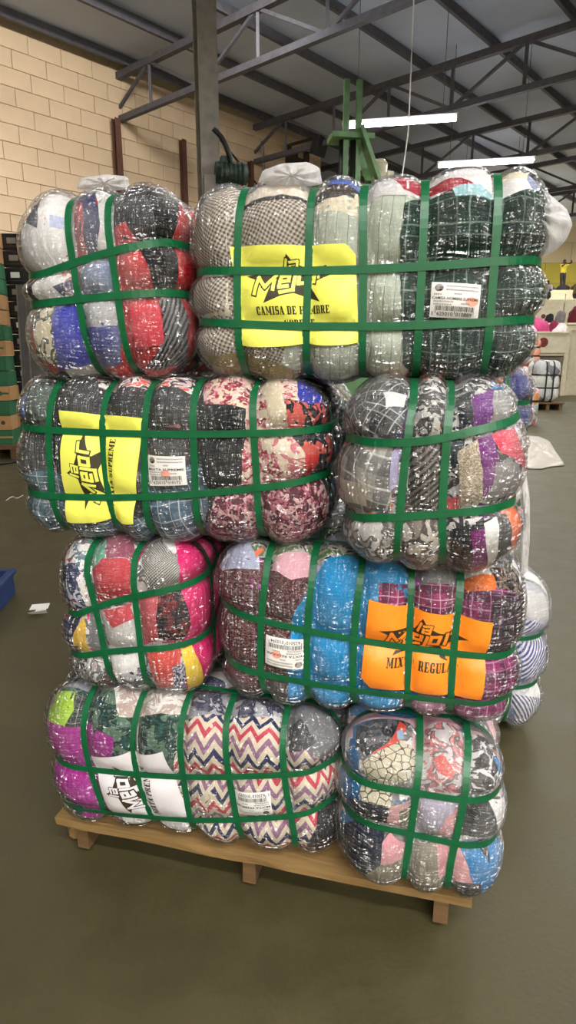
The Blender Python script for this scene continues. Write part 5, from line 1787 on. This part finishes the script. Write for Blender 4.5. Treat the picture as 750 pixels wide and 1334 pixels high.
# standing, arms raised to the face
J = [(0, 0, .95), (0, 0, 1.15), (0, 0, 1.38), (0, 0, 1.48), (0, -.02, 1.58), (0, -.02, 1.68),
     (.17, 0, 1.4), (.36, -.12, 1.5), (.26, -.25, 1.6), (-.17, 0, 1.4), (-.22, -.2, 1.3), (-.05, -.3, 1.5),
     (.09, 0, .9), (.11, -.02, .5), (.12, 0, .09), (.12, -.14, .05), (-.09, 0, .9), (-.08, -.03, .5), (-.06, .02, .09), (-.06, -.12, .05)]
E_ = [(0, 1), (1, 2), (2, 3), (3, 4), (4, 5), (2, 6), (6, 7), (7, 8), (2, 9), (9, 10), (10, 11), (0, 12), (12, 13), (13, 14), (14, 15), (0, 16), (16, 17), (17, 18), (18, 19)]
R0 = [(.15, .11), (.15, .11), (.17, .11), .06, (.085, .1), (.075, .085), .07, .045, .035, .07, .045, .035, .1, .07, .045, .04, .1, .07, .045, .04]
M_YSHIRT = simple('yellow_shirt', (226, 206, 60), 0.85)
M_JEANS = simple('dark_trousers', (56, 54, 60), 0.85)
M_LSHIRT = simple('pale_shirt', (196, 190, 190), 0.85)
pz = at_y(731, 378, PY2 + 1.2)
root, m2 = person((pz.x, PY2 + 1.2, zt3), 0.2, (J, E_, R0), M_YSHIRT, M_JEANS, 'standing person in a yellow top and dark trousers, arms raised to the face')
dress(root, m2, lambda c: 0 if c.z > 1.42 or (c.y < -0.16 and c.z > 1.2) or abs(c.x) > 0.27 else (1 if c.z > .98 else (3 if c.z < .1 else 2)))
# seated / crouching
J2 = [(0, .05, .2), (0, .0, .42), (0, -.06, .64), (0, -.08, .72), (0, -.12, .82), (0, -.12, .92),
      (.17, -.06, .62), (.22, -.25, .45), (.12, -.42, .42), (-.17, -.06, .62), (-.22, -.25, .45), (-.1, -.42, .42),
      (.1, 0, .18), (.14, -.42, .34), (.12, -.44, .05), (.12, -.58, .04), (-.1, 0, .18), (-.14, -.42, .34), (-.12, -.44, .05), (-.12, -.58, .04)]
ps = at_y(713, 388, PY + 0.7)
root, m2 = person((ps.x, PY + 0.8, zt2), -0.5, (J2, E_, R0), M_LSHIRT, M_JEANS, 'person with dark hair seated on the sorting platform in a pale shirt')
dress(root, m2, lambda c: 3 if c.z > .8 and c.y > -.16 else (0 if c.z > .7 or c.y < -.36 and c.z > .38 and abs(c.x) < .13 else (1 if c.z > .3 and c.y > -.3 else 2)))
ps = at_y(749, 392, PY + 0.7)
root, m2 = person((ps.x, PY + 0.8, zt2), 0.9, (J2, E_, R0), simple('olive_shirt', (120, 110, 70), 0.85), M_JEANS, 'person in an olive shirt crouching at the right edge of the platform')
dress(root, m2, lambda c: 3 if c.z > .8 and c.y > -.16 else (0 if c.z > .7 or c.y < -.36 and c.z > .38 and abs(c.x) < .13 else (1 if c.z > .3 and c.y > -.3 else 2)))
